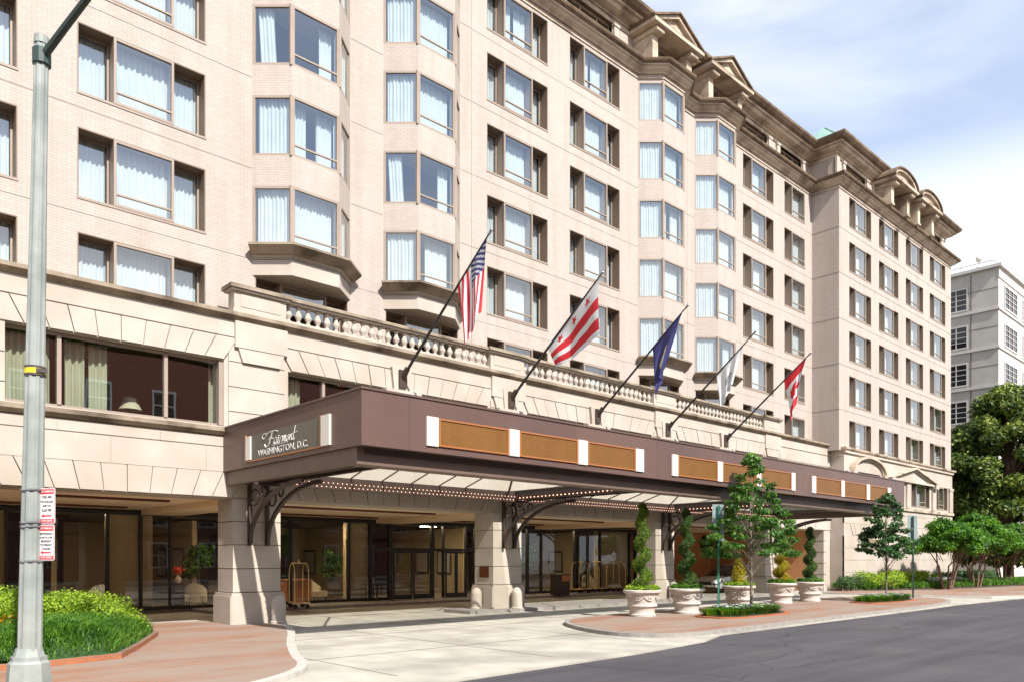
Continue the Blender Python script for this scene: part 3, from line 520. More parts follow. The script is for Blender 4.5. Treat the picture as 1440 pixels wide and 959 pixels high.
# attic wall, pilasters and windows
aops = []; AW = []
for k, x in COLS:
    if k == 'j': AW.append((x+0.0, 2.9, YA))
    elif k == 'w': AW.append((x+0.1, 3.3, YA))
for x in T2: AW.append((x+0.1, 3.2, YA2))
b = MB(); wall_open(b, -12, XR+0.35, 26.45, 28.3, YA, [(x, x+w, 26.75, 27.98) for x, w, y in AW if y == YA]+[(x+0.5, x+3.1, 26.75, 27.98) for k, x in COLS if k == 'b'])
wall_open(b, XR+0.35, XE-0.35, 26.45, 28.3, YA2, [(x, x+w, 26.75, 27.98) for x, w, y in AW if y == YA2])
b.add([(XR+0.35,YA,26.45),(XR+0.35,YA2,26.45),(XR+0.35,YA2,28.3),(XR+0.35,YA,28.3)], [(0,1,2,3)]); b.add([(XE-0.35,YA2,26.45),(XE-0.35,45,26.45),(XE-0.35,45,28.3),(XE-0.35,YA2,28.3)], [(0,1,2,3)])
HW('attic_wall', b.mesh('attic_wall', 'brick', fix=False), (0,0,0))
def attic_win(w):
    m = MB(); h = 1.23
    m.box(0, 0.06, 0.2, 0.28, 0, h); m.box(w-0.06, w, 0.2, 0.28, 0, h); m.box(0.06, w-0.06, 0.2, 0.28, 0, 0.07); m.box(0.06, w-0.06, 0.2, 0.28, h-0.07, h)
    for q in (0.36, 0.72): m.box(w*q, w*q+0.06, 0.2, 0.27, 0.07, h-0.07)
    m.box(0, w, 0.002, 0.2, -0.03, 0.0); m.box(0, w, 0.002, 0.2, h, h+0.03)
    g = MB(); g.add([(0.05,0.24,0.05),(w-0.05,0.24,0.05),(w-0.05,0.24,h-0.05),(0.05,0.24,h-0.05)], [(0,1,2,3)])
    return m.mesh('attic_window', 'frame'), g.mesh('glass_pane', 'glass', fix=False)
cache = {}
def put_attic(x, w, y):
    if w not in cache: cache[w] = attic_win(w)
    o = HW('attic_window', cache[w][0], (x, y, 26.75)); link('glass_pane', cache[w][1], o)
for x, w, y in AW: put_attic(x, w, y)
for x, w, y in AW:
    for q in (-0.42, w+0.04):
        b = MB(); b.box(x+q, x+q+0.36, y-0.12, y+0.02, 26.5, 27.85); b.box(x+q-0.04, x+q+0.40, y-0.16, y-0.0, 27.85, 27.975); H('pilaster', b, 'limestone')
b = MB(); b.box(XR+0.35-0.12, XR+0.35+0.02, YA2+0.1, YA2+0.5, 26.5, 27.97); H('pilaster', b, 'limestone')
b = MB(); b.box(XR+0.2, XR+0.6, YA2-0.14, YA2, 26.5, 27.97); H('pilaster', b, 'limestone')
# dormers: gabled over the right pair of bays, arched on the far wing
def dormer(xc, y, hw, arched, yw):
    m = MB(); yf = y-0.95
    for sgn in (-1, 1):
        xa = xc+sgn*(hw-0.55); m.box(xa-0.22, xa+0.22, yf+0.25, yw, 26.5, 27.72, 0); m.box(xa-0.30, xa+0.30, yf+0.0, yw, 27.72, 27.95, 0)
        m.tube([(xa-0.31, yf+0.0, 27.84), (xa+0.31, yf+0.0, 27.84)], 0.11, 8, 0)
        m.box(xa-0.5*0.5, xa+0.25, yf+0.2, yw, 26.45, 26.56, 0)
    m.box(xc-hw-0.1, xc+hw+0.1, yf-0.25, yw, 28.0, 28.16, 0)
    if arched: top = [(xc+(hw+0.1)*math.cos(math.radians(a)), 28.2+0.85*math.sin(math.radians(a))) for a in range(0, 181, 12)]
    else: top = [(xc+hw+0.1, 28.2), (xc, 29.22), (xc-hw-0.1, 28.2)]
    inner = [(xc+(px-xc)*0.86, 28.2+(pz-28.2)*0.8) for px, pz in top]
    m.elev(list(reversed(inner)), yf+0.06, yw+1.0, 0)
    oz = [(xc+(px-xc)*1.06, 28.25+(pz-28.2)*1.04) for px, pz in top]
    for (p, q, p2, q2, mi, ya) in [(inner, top, 0, 0, 0, yf-0.14), (top, oz, 0, 0, 1, yf-0.26)]:
        for i in range(len(p)-1): m.elev([p[i], p[i+1], q[i+1], q[i]], ya, yw+1.2, mi)
    m.box(xc-hw-0.15, xc+hw+0.15, yf-0.22, yw, 28.163, 28.24, 1)
    return m
for ci in (7, 8, 3, 4):
    x = COLS[ci][1]; H('dormer', dormer(x+1.8, YT-0.1, 2.0, False, YA+0.1), ['cornice', 'cornice_dark']); o = put_attic(x+0.75, 2.1, YA-0.62)
for x in (T2[1]+1.72, T2[2]+1.72): H('dormer', dormer(x, Y2-0.1, 1.95, True, YA2+0.1), ['cornice', 'cornice_dark'])
# green copper pyramid on the roof
b = MB(); ax, ay, ah = 62, 29, 4.5; b.box(ax-ah, ax+ah, ay-ah, ay+ah, 29.1, 32.4); AP = (ax, ay, 37.1); CO = [(ax-ah,ay-ah,32.45),(ax+ah,ay-ah,32.45),(ax+ah,ay+ah,32.45),(ax-ah,ay+ah,32.45)]
b.add(CO+[AP], [(0,1,4),(1,2,4),(2,3,4),(3,0,4),(0,3,2,1)])
for c_ in CO: b.tube([c_, AP], 0.07, 6)
H('pyramid_rooflight', b, 'copper_green')

# --- stone podium -------------------------------------------------------
def courses(mb, x0, x1, zs, y, step=1.35, mi=0, off=0.0, proud=0.02, y2=None):
    for j in range(len(zs)-1):
        x = x0; k = 0
        while x < x1-0.05:
            nx = min(x1, x0+(k+1)*step-(step*0.5 if j % 2 else 0))
            if x1-nx < 0.35: nx = x1
            mb.box(x+(0.003 if k else 0), nx-(0.003 if nx < x1 else 0), y-proud, y+0.1, zs[j]+0.014, zs[j+1]-0.014, mi); x = nx; k += 1
def voussoirs(mb, x0, x1, z0, z1, y, n, mi=0, fan=0.42, proud=0.035):
    xc = (x0+x1)/2; w = (x1-x0)/n
    for i in range(n):
        a, c = x0+i*w, x0+(i+1)*w
        sa = (a-xc)/(x1-x0)*2*fan; sc = (c-xc)/(x1-x0)*2*fan
        pr = proud+(0.012 if i % 2 else 0)
        mb.elev([(a+0.014,z0),(c-0.014,z0),(c+sc-0.014,z1),(a+sa+0.014,z1)], y-pr, y+0.02, mi)
PC = [10.66, 21.2, 31.8, 42.33]
piers = [(c-0.77, c+0.77) for c in PC+[3.1]]
OP = [(3.75, 9.62), (11.7, 20.15), (22.25, 30.75), (32.85, 41.3), (-6.5, 2.2)]   # second-floor glazing
OG = [(3.87, 9.89), (11.43, 20.43), (21.97, 31.03), (32.57, 41.56), (43.1, 49.0), (-7.5, 2.33)]
base = MB()
wall_open(base, -12, 49.9, 3.85, 9.3, YP+0.02, [(a, c, 5.98, 7.96) for a, c in OP])
for a, c in OP:
    base.box(a, c, YP+0.03, YP+0.4, 7.96, 8.0); base.add([(c,YP+0.02,5.98),(c,YP+0.4,5.98),(c,YP+0.4,7.96),(c,YP+0.02,7.96)], [(0,1,2,3)]); base.add([(a,YP+0.02,5.98),(a,YP+0.4,5.98),(a,YP+0.4,7.96),(a,YP+0.02,7.96)], [(3,2,1,0)])
base.box(-12, 49.9, YP+0.03, YP+1.1, 3.83, 3.85)
base.box(49.2, 49.9, YP+0.02, 31.4, -0.1, 3.84)
HW('stone_backing', base.mesh('stone_backing', 'limestone'), (0,0,0))
st = MB()
for i, (a, c) in enumerate(OP):
    n = 14 if i else 10
    voussoirs(st, a+0.1, c-0.02, 7.99, 8.66, YP, n)
for i, (a, c) in enumerate(OG):
    n = {0: 10, 4: 9}.get(i, 14)
    voussoirs(st, a+0.05, c-0.05, 3.86, 4.6, YP, n)
    courses(st, a, c, [4.6, 5.36, 5.68], YP, 2.6)
for (a, c) in piers+[(49.0, 49.88)]:
    courses(st, a, c, [3.84, 4.6, 5.36, 5.68], YP, 3.0)
    courses(st, a-0.14, c+0.14, [5.72, 6.45, 7.2, 7.96, 8.66], YP, 3.0) if c < 49 else courses(st, 43.2, 49.88, [5.72, 6.45, 7.2, 7.96, 8.66], YP, 1.7)
st.box(-12, 49.88, YP-0.03, YP+0.05, 8.70, 9.18)
H('stone_facing', st, 'limestone')
led = MB(); pp = [(-12,YP),(49.9,YP)]
led.sweep(pp, [(-0.3,9.19),(0.05,9.19),(0.10,9.26),(0.22,9.31),(0.22,9.42),(-1.05,9.46),(-1.05,9.3)], 0)
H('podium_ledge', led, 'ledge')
led = MB()
for i, (a, c) in enumerate(OP): led.sweep([(a-0.15,YP),(c+0.1,YP)], [(-0.3,5.70),(0.08,5.70),(0.18,5.80),(0.18,5.92),(-0.35,5.985)], 0)
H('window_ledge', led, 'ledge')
# second-floor glazing
for i, (a, c) in enumerate(OP):
    if i == 0: ms = [XY(83,23.2), XY(233,23.2)]
    else: ms = [a+(c-a)*q for q in (0.16, 0.5, 0.84)]
    f_ = MB(); f_.box(a, a+0.08, YP+0.2, YP+0.32, 6.0, 7.96); f_.box(c-0.14, c, YP+0.05, YP+0.32, 6.0, 7.96); f_.box(a+0.08, c-0.14, YP+0.2, YP+0.32, 7.88, 7.96); f_.box(a+0.08, c-0.14, YP+0.2, YP+0.32, 6.0, 6.07)
    for x in ms: f_.box(x-0.05, x+0.05, YP+0.17, YP+0.3, 6.07, 7.88)
    o = H('picture_window', f_, 'frame')
    g = MB(); g.add([(a+0.05,YP+0.26,6.03),(c-0.05,YP+0.26,6.03),(c-0.05,YP+0.26,7.92),(a+0.05,YP+0.26,7.92)], [(0,1,2,3)]); link('glass_pane', g.mesh('glass_pane', 'glass_low', fix=False), o)
    cu = MB(); yy = YP+0.6
    segs = [(3.9,XY(70,23.6)),(XY(90,23.6),XY(118,23.6)),(XY(124,23.6),XY(150,23.6)),(XY(293,23.6),XY(322,23.6))] if i == 0 else [(a+0.1,a+0.7),(a+3,a+3.6),(c-3.2,c-2.6),(c-0.8,c-0.2)]
    for p, q in segs: drape(cu, (p,yy), (q,yy), 6.0, 7.9, 0.05, 0.16, p)
    me = cu.mesh('curtain', 'curtain_tan', fix=False); me.polygons.foreach_set('use_smooth', [True]*len(me.polygons)); link('curtain', me, o)
b = MB(); b.box(-11.9, 49.3, 30.0, 30.1, 4.7, 9.2); b.box(-11.9, 49.3, YP+0.45, 30, 9.0, 9.1); H('upper_lounge_wall', b, 'lobby_wall')
b = MB(); b.box(-11.9, 49.3, YP+0.42, 30.0, 5.2, 5.3); b.box(15, 15.1, YP+0.5, 30, 5.3, 9.0); H('upper_lounge_floor', b, 'lobby_floor')
# piers/columns
for i, (a, c) in enumerate(piers):
    m = MB(); y1 = YP+1.12; zs = [0.0, 0.98, 1.02, 1.72, 1.76, 2.46, 2.5, 3.18, 3.22, 3.85]
    m.box(a+0.02, c-0.02, YP+0.02, y1-0.02, 0, 3.83, 1)
    m.prism([(a-0.12+0.05,YP-0.12),(c+0.12-0.05,YP-0.12),(c+0.12,YP-0.07),(c+0.12,y1+0.07),(c+0.07,y1+0.12),(a-0.07,y1+0.12),(a-0.12,y1+0.07),(a-0.12,YP-0.07)], 0.0, 0.86, 0)
    m.prism([(a-0.07,YP-0.07),(c+0.07,YP-0.07),(c+0.07,y1+0.07),(a-0.07,y1+0.07)], 0.862, 0.95, 0)
    for z0, z1 in ((0.98,1.68),(1.705,2.41),(2.435,3.12),(3.145,3.82)): m.box(a, c, YP, y1, z0, z1, 0)
    H('column', m, ['limestone_grey', 'joint'])
# plaque on second column (faces the street, beside its edge)
m = MB(); m.box(PC[1]-0.80, PC[1]-0.775, YP+0.25, YP+0.8, 1.25, 1.7); H('plaque', m, 'bronze_plaque')
# balustrade
balp = [(0.07,0),(0.09,0.02),(0.09,0.05),(0.055,0.08),(0.06,0.11),(0.115,0.2),(0.12,0.26),(0.07,0.36),(0.05,0.42),(0.055,0.46),(0.09,0.49),(0.09,0.53),(0.07,0.56)]
bm_ = MB(); bm_.lathe(balp, 12); balm = bm_.mesh('baluster', 'limestone', smooth=True)
for a, c in [(11.62, 20.28), (22.12, 30.88), (32.72, 41.42)]:
    m = MB(); m.box(a, c, YP+0.02, YP+0.34, 9.47, 9.57); m.box(a, c, YP+0.0, YP+0.36, 10.13, 10.19)
    m.sweep([(a,YP+0.18),(c,YP+0.18)], [(-0.24,10.19),(0.24,10.19),(0.24,10.27),(0.19,10.31),(-0.19,10.31),(-0.24,10.27)], 1)
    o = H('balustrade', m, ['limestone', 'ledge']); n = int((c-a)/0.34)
    for k in range(n): link('baluster', balm, o, (a+0.17+k*(c-a-0.34)/(n-1), YP+0.18, 9.57))
for q, (a, c) in enumerate([(9.92,11.62),(20.28,22.12),(30.88,32.72),(41.42,43.2)]):
    m = MB(); m.box(a, c, YP-0.02, YP+0.4, 9.47, 10.12); m.box(a-0.04, c+0.04, YP-0.06, YP+0.44, 9.47, 9.58); m.box(a+0.2, c-0.2, YP-0.035, YP, 9.66, 10.04)
    m.box(a-0.1, c+0.1, YP-0.12, YP+0.5, 10.12, 10.18, 0); m.box(a-0.16, c+0.16, YP-0.18, YP+0.56, 10.182, 10.3, 1)
    m.box(a, c, YP-0.12, YP-0.02, 8.4, 9.185, 0) ; m.elev([(a+0.1,8.4),(c-0.1,8.4),(c-0.25,7.97),(a+0.25,7.97)], YP-0.10, YP-0.02, 0)
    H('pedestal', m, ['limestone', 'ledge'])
# keystones carrying the flagpoles
FX = [15.97+5.27*k for k in range(5)]
for x in FX: m = MB(); m.elev([(x-0.32,7.942),(x+0.32,7.942),(x+0.42,8.75),(x-0.42,8.75)], YP-0.16, YP-0.05); m.box(x-0.75, x+0.75, YP-0.3, YP, 7.72, 7.94); H('keystone', m, 'limestone')
# far wing base
m = MB(); wall_open(m, 49.9, XE, 0, 9.1, 22.1, [(51.3,54.9,5.9,7.7),(56.2,59.0,5.9,7.7),(61.3,65.0,5.9,7.7),(66,69,5.9,7.7)]); m.add([(49.9,23.0,0),(49.9,22.1,0),(49.9,22.1,9.2),(49.9,23.0,9.2)], [(0,1,2,3)])
HW('wing_backing', m.mesh('wing_backing', 'limestone', fix=False), (0,0,0))
m = MB(); courses(m, 49.9, XE, [0.3, 1.1, 1.9, 2.7, 3.5], 22.1, 2.3); courses(m, 49.9, XE, [4.3, 5.1, 5.7], 22.1, 3.0); m.box(49.9, XE, 22.04, 22.1, -0.1, 0.3)
for a in (51.2, 56.0, 61.2, 65.6): voussoirs(m, a, a+3.8, 3.55, 4.25, 22.1, 9)
for a in (50.2, 55.3, 60.2, 65.4, 69.2): m.box(a, a+0.75, 21.98, 22.09, 5.75, 7.7); m.box(a-0.06, a+0.81, 21.94, 22.09, 7.5, 7.72)
m.box(49.88, XE, 21.98, 22.1, 8.85, 9.0)
H('wing_facing', m, 'limestone')
m = MB(); m.sweep([(49.9,22.98),(49.9,22.1),(XE,22.1),(XE,40)], [(-0.1,9.0),(0.12,9.0),(0.22,9.08),(0.26,9.2),(-0.15,9.26)], 0); m.sweep([(49.9,22.1),(XE,22.1)], [(-0.05,5.5),(0.14,5.5),(0.16,5.7),(-0.05,5.74)], 0); H('wing_ledge', m, 'cornice')
def pediment(xc, hw, arched):
    m = MB(); z0 = 7.75
    top = [(xc+hw*math.cos(math.radians(a)), z0+1.05*math.sin(math.radians(a))) for a in range(0,181,12)] if arched else [(xc+hw,z0),(xc,z0+1.0),(xc-hw,z0)]
    inn = [(xc+(x-xc)*0.86, z0+(z-z0)*0.78) for x, z in top]; mid = [(xc+(x-xc)*0.93, z0+(z-z0)*0.89) for x, z in top]
    m.elev(list(reversed(inn)), 21.98, 22.08)
    for i in range(len(top)-1): m.elev([inn[i],inn[i+1],mid[i+1],mid[i]], 21.86, 22.08); m.elev([mid[i],mid[i+1],top[i+1],top[i]], 21.7, 22.08, 1)
    if not arched: m.box(xc-hw*0.86, xc+hw*0.86, 21.85, 22.08, z0-0.16, z0-0.002)
    for s_ in (-1, 1): m.box(xc+s_*hw*0.93-0.3, xc+s_*hw*0.93+0.3, 21.72, 22.07, z0-0.35, z0-0.003)
    return m
H('pediment', pediment(53.3, 2.65, True), ['limestone', 'cornice']); H('pediment', pediment(61.4, 4.6, False), ['limestone', 'cornice'])
for a, c in ((51.3,54.9),(56.2,59.0),(61.3,65.0),(66,69)):
    w = c-a; o = HW('window', win_frame(w, 0.9, w-0.9, 1.8, 0.4), (a, 22.1, 5.9)); link('glass_pane', win_glass(w, 0.9, w-0.9, 1.8, 0.4), o); link('curtain', curtains(w, 0.9, w-0.9, 1, 5, 1.8, 0.4), o)
m = MB(); m.box(53.0, 56.6, 22.075, 22.12, 2.95, 3.35, 0)
for k in range(7): m.box(53.05, 56.55, 22.055, 22.074, 2.98+k*0.05, 3.0+k*0.05, 1)
H('vent_grille', m, ['lobby_wall', 'frame'])
# arcade soffit, recessed trim, end wall
m = MB(); m.box(-9.6, 49.2, YP+1.14, 31.5, 3.86, 3.95); H('arcade_soffit', m, 'soffit')
for a, c in OG:
    for (p, q, r_, s_) in ((a+1.0, c-1.0, 25.4, 25.7), (a+1.0, c-1.0, 29.6, 29.9)): m = MB(); m.box(p, q, r_, s_, 3.8, 3.858); H('soffit_trim', m, 'soffit_trim')
for c in PC: m = MB(); m.box(c-0.75, c+0.75, YP+1.14, 31.4, 3.68, 3.857); H('arcade_beam', m, 'soffit')
m = MB(); m.box(40.9, 49.2, 31.4, 31.6, -0.1, 3.85); m.box(49.0, 49.19, 24.2, 31.4, -0.1, 3.85); H('arcade_end_wall', m, 'ochre_wall')
courses_m = MB(); courses_m.box(49.0, 49.19, YP+0.02, 24.19, -0.1, 3.83); 
for z in (0.98, 1.7, 2.43, 3.14): courses_m.box(48.99, 49.3, YP-0.0, 24.2, z, z+0.025, 1)
H('end_pier', courses_m, ['limestone_grey', 'joint'])
# lobby box
m = MB(); m.box(-9.6, 0.2, 31.6, 31.7, 0, 3.85); m.box(-9.6, 40.9, 41.0, 41.2, 0, 0.8)
for a, c in ((-9.6,4),(9.5,14),(17.5,26),(29,33.5),(38,40.9)): m.box(a, c, 41.0, 41.2, 0.8, 3.85)
m.box(-9.6, -9.5, 31.7, 41, 0, 3.85); m.box(40.8, 40.9, 31.7, 41, 0, 3.85); H('lobby_wall', m, 'lobby_wall')
for x, y0 in ((13.2,35.0),(27.5,33.5),(8.0,36.5),(21.8,36.5),(37.2,34)):
    m = MB(); m.box(x, x+0.2, y0, 40.9, 0, 3.7); H('partition', m, 'lobby_wall')
    for k in range(2):
        ym = y0+1.0+2.1*k; m = MB(); m.box(x-0.05, x-0.002, ym, ym+1.3, 1.1, 2.5, 0); m.box(x-0.06, x-0.051, ym+0.12, ym+1.18, 1.22, 2.38, 1); H('wall_panel', m, ['wood_dark','grey_stone'])
m = MB(); m.box(-9.6, 40.9, 31.5, 41, -0.09, 0.021); H('lobby_floor', m, 'lobby_floor')
m = MB(); m.box(-9.6, 40.9, 31.5, 41, 3.72, 3.84); H('lobby_ceiling', m, 'dark_room')
for x in (1.0, 6.7, 12.0, 16.4, 23.0, 27.8, 32.0, 37.0):  # unseen light bars added behind the head frame to brighten the lobby
    m = MB(); m.box(x, x+2.2, 31.78, 32.0, 3.70, 3.715); H('ceiling_and_fill_light', m, 'lobby_light')
m = MB(); m.box(24.5, 25.4, 33.2, 33.4, 3.68, 3.715); H('ceiling_and_fill_light', m, 'lobby_light')
for x, w in ((5.6,0.9),(14.6,1.6),(19.6,1.2),(26.6,0.8),(34.2,1.5)):
    m = MB(); m.box(x, x+w, 40.7, 40.99, 0.03, 3.3); H('wood_panel', m, 'wood_dark')
# storefront
m = MB(); YS = 31.5
for x, w in [(5.55,0.06),(6.6,0.08),(8.74,0.12),(9.92,0.1),(11.0,0.06),(13.4,0.08),(16.12,0.12),(19.02,0.14),(20.2,0.12),(21.3,0.18),(23.85,0.18),(24.55,0.08),(26.05,0.08),(26.7,0.16),(28.6,0.1),(30.55,0.14),(31.65,0.1),(34.5,0.14),(35.65,0.1),(36.8,0.12),(39.7,0.12),(40.3,0.1)]:
    m.box(x-w/2, x+w/2, YS-0.08, YS+0.08, 0.0, 3.72)
m.box(0.2, 40.9, YS-0.07, YS+0.07, 3.66, 3.80); m.box(0.2, 21.3, YS-0.07, YS+0.07, 0.02, 0.14); m.box(26.7, 40.9, YS-0.07, YS+0.07, 0.02, 0.14); m.box(20.2, 26.7, YS-0.07, YS+0.07, 2.38, 2.52)
H('storefront_frame', m, 'dark_metal')
m = MB(); m.add([(0.2,YS,0.1),(40.9,YS,0.1),(40.9,YS,3.7),(0.2,YS,3.7)], [(0,1,2,3)]); HW('storefront_glass', m.mesh('storefront_glass', 'glass_store', fix=False), (0,0,0))
for a, c in ((8.82,9.86),(19.1,20.12),(36.9,39.62),(0.2,5.5),(10.0,10.4)):
    m = MB(); m.box(a+0.01, c-0.01, YS+0.13, YS+0.59, 0.05, 3.7)
    for k in range(4): m.box(a, c, YS+0.12, YS+0.6, 0.1+k*0.88, 0.1+k*0.88+0.865)
    H('interior_pier', m, 'lobby_wall')
for a, c in ((21.42,22.55),(22.62,23.74),(24.62,25.3),(25.34,26.0)):
    m = MB(); y = YS-0.14
    m.box(a, a+0.07, y, y+0.05, 0.03, 2.37); m.box(c-0.07, c, y, y+0.05, 0.03, 2.37); m.box(a+0.07, c-0.07, y, y+0.05, 0.03, 0.25); m.box(a+0.07, c-0.07, y, y+0.05, 2.27, 2.37)
    o = H('entrance_door', m, 'dark_metal'); hd = MB(); xh = a+0.18 if a in (22.62, 25.34) else c-0.18; hd.tube([(xh,y-0.07,0.85),(xh,y-0.07,1.45)], 0.018, 8); hd.tube([(xh,y-0.07,0.9),(xh,y,0.9)], 0.012, 6); hd.tube([(xh,y-0.07,1.4),(xh,y,1.4)], 0.012, 6); ob('door_handle', hd, 'steel', o)
# --- canopy (part of the hotel)
X0, X1, YF, YB = 9.58, 41.5, 15.3, 22.96
m = MB(); t = 0.12
m.box(X0, X1, YF, YF+t, 4.6, 5.88); m.box(X0, X0+t, YF+t, YB, 4.6, 5.88); m.box(X1-t, X1, YF+t, YB, 4.6, 5.88); m.box(X0-0.03, X1+0.03, YF-0.03, YF+0.35, 5.88, 5.93); m.box(X0-0.03, X0+0.35, YF+0.35, YB, 5.88, 5.93); m.box(X1-0.35, X1+0.03, YF+0.35, YB, 5.88, 5.93)
canopy = H('canopy', m, 'canopy')
m = MB(); m.box(X0+0.09, X1-0.09, YF+0.34, YF+0.42, 4.2, 4.597); m.box(X0+0.09, X0+0.26, YF+0.42, YB, 4.2, 4.597); m.box(X1-0.26, X1-0.09, YF+0.42, YB, 4.2, 4.597); m.box(X0+0.26, X1-0.26, YF+0.42, YF+1.15, 4.24, 4.32)
ob('soffit_beam', m, 'canopy_beam', canopy)
m = MB(); m.box(X0+0.121, X1-0.121, YF+0.121, YF+0.7, 4.6, 4.66); m.box(X0+0.3, X1-0.3, YF+0.31, YF+0.338, 4.45, 4.598)  # front strip painted dark as the fascia's shade on the beam
for x in [PC[i]+d for i in range(4) for d in (-0.28, 0.28)]:
    if x < X1: m.box(x-0.06, x+0.06, YF+1.15, YB-0.05, 4.28, 4.6)
for c in PC[:3]+[41.0]: m.box(c-0.35, c+0.35 if c < 41 else X1-0.28, YF+1.2, YB-0.1, 4.605, 4.66)
m.box(X0+0.3, X1-0.3, YB-0.75, YB-0.6, 4.22, 4.62); m.box(X0+0.3, X1-0.3, YB-0.6, YB-0.02, 4.5, 4.56); m.box(X0+0.3, X1-0.3, YF+1.15, YF+1.25, 4.3, 4.6)
ob('ceiling_frame_shade_strip', m, 'canopy_dark', canopy)
# glazed hipped rooflights between the frames
noise_mat('milk_glass', (0.55, 0.6, 0.52), (0.62, 0.66, 0.58), 2, 0.4)
gm = M['milk_glass']; n = gm.node_tree.nodes; l = gm.node_tree.links; tr = n.new('ShaderNodeBsdfTransparent'); tr.inputs[0].default_value = (0.94, 0.94, 0.90, 1); tl = n.new('ShaderNodeBsdfTranslucent'); tl.inputs[0].default_value = (0.42, 0.46, 0.38, 1)
mA = n.new('ShaderNodeMixShader'); mA.inputs[0].default_value = 0.13; mB = n.new('ShaderNodeMixShader'); mB.inputs[0].default_value = 0.10
l.new(tr.outputs[0], mA.inputs[1]); l.new(tl.outputs[0], mA.inputs[2]); l.new(mA.outputs[0], mB.inputs[1]); l.new(n['Principled BSDF'].outputs[0], mB.inputs[2]); l.new(mB.outputs[0], n['Material Output'].inputs[0])
ya, yb = YF+1.25, YB-0.75
for a, c in ((11.3,20.55),(21.85,31.15),(32.45,X1-0.4)):
    ym = (ya+yb)/2; g = MB(); P = [(a,ya,4.62),(c,ya,4.62),(c,yb,4.62),(a,yb,4.62),(a+2.2,ym,5.45),(c-2.2,ym,5.45)]
    g.add(P, [(0,1,5,4),(2,3,4,5),(1,2,5),(3,0,4)]); o = ob('rooflight', g, 'milk_glass', canopy)
    r_ = MB(); r_.tube([P[4],P[5]], 0.05, 4)
    for q in (P[0],P[3]): r_.tube([q,P[4]], 0.045, 4)
    for q in (P[1],P[2]): r_.tube([q,P[5]], 0.045, 4)
    k = 4
    for i in range(k+1):
        x = a+2.2+(c-a-4.4)*i/k; r_.tube([(x,ya,4.62),(x,ym,5.45)], 0.03, 4); r_.tube([(x,yb,4.62),(x,ym,5.45)], 0.03, 4)
    ob('rooflight_rib', r_, 'canopy_beam', canopy)
m = MB()
for x in (10.9, 20.75, 30.7, 40.6): m.box(x, x+0.012, YF-0.0015, YF, 4.605, 5.875)
ob('panel_seam', m, 'canopy_dark', canopy)['kind'] = 'stuff'
# gold mesh panels with pale strips
GP = [([11.4,11.75,14.14,14.5,16.88,17.28,19.57,19.97]), ([21.51,21.83,24.25,24.57,26.95,27.25,29.66,29.96]), ([31.44,31.76,34.2,34.5,36.87,37.2,39.3,39.7])]
for g_ in GP:
    for i in range(0, 8, 2):
        w = MB(); w.box(g_[i], g_[i+1], YF-0.05, YF, 4.76, 5.47); ob('light_strip', w, 'white_strip', canopy)
        if i < 6:
            a, c = g_[i+1]+0.02, g_[i+2]-0.02; w = MB(); w.box(a+0.05, c-0.05, YF-0.02, YF, 4.81, 5.42, 0)
            for q in ((a, a+0.05, 4.77, 5.46), (c-0.05, c, 4.77, 5.46)): w.box(q[0], q[1], YF-0.045, YF, q[2], q[3], 1)
            w.box(a+0.05, c-0.05, YF-0.045, YF, 4.77, 4.81, 1); w.box(a+0.05, c-0.05, YF-0.045, YF, 5.42, 5.46, 1); ob('gold_panel', w, ['gold_mesh', 'gold_trim'], canopy)
# name panel on the end
w = MB(); w.box(X0-0.02, X0, 17.15, 21.3, 4.76, 5.46, 0); w.box(X0-0.05, X0, 17.07, 17.13, 4.72, 5.5, 1); w.box(X0-0.05, X0, 21.32, 21.38, 4.72, 5.5, 1); w.box(X0-0.045, X0, 17.13, 21.32, 4.72, 4.755, 1)
ob('sign_panel', w, ['sign_panel', 'gold_trim'], canopy)
for q in ((16.65,17.05,4.74,5.48),(21.0,21.3,4.78,5.44)): w = MB(); w.box(X0-0.06, X0, *q); ob('light_strip', w, 'white_strip', canopy)
RZ = Matrix(((0,0,-1),(-1,0,0),(0,1,0))).transposed().transposed()   # text x -> -Y, text y -> Z, normal -> -X
def face_left(me, x, y, z, par, name, mat):
    for v in me.vertices: cx, cy, cz = v.co; v.co = (x-cz, y-cx, z+cy)
    me.materials.clear(); me.materials.append(M[mat]); return link(name, me, par)
face_left(text_mesh('WASHINGTON, D.C.', 0.25, 0.004, 0, 1.22, 0.0), X0-0.026, 19.15, 4.90, canopy, 'lettering', 'sign_letter')
# script word drawn as pen strokes (u to the right, v up)
def stroke(mb, pts, r=0.016):
    P = [Vector((p[0], p[1])) for p in pts]; out = []
    for i in range(len(P)-1):
        p0 = P[max(0,i-1)]; p1 = P[i]; p2 = P[i+1]; p3 = P[min(len(P)-1,i+2)]
        for k in range(5):
            t_ = k/5; out.append(0.5*((2*p1)+(-p0+p2)*t_+(2*p0-5*p1+4*p2-p3)*t_*t_+(-p0+3*p1-3*p2+p3)*t_**3))
    out.append(P[-1]); mb.tube([(X0-0.026, 20.35-q.x*1.22, 5.07+q.y*0.95) for q in out], r*0.8, 5)
w = MB()
stroke(w, [(0.30,0.32),(0.12,0.36),(0.05,0.26),(0.16,0.22),(0.35,0.36),(0.62,0.38),(0.80,0.34)], 0.014)
stroke(w, [(0.55,0.36),(0.46,0.2),(0.38,0.04),(0.28,-0.03),(0.20,-0.02),(0.17,0.05)], 0.02); stroke(w, [(0.34,0.17),(0.46,0.19),(0.58,0.17)], 0.012)
x = 0.60
def letter(pts, adv):
    global x
    stroke(w, [(x+a+0.35*c, c*1.25) for a, c in pts], 0.0135); x += adv*1.06
letter([(0.12,0.12),(0.05,0.14),(0.0,0.06),(0.03,0.0),(0.09,0.03),(0.12,0.13),(0.10,0.01),(0.15,0.01)], 0.16)
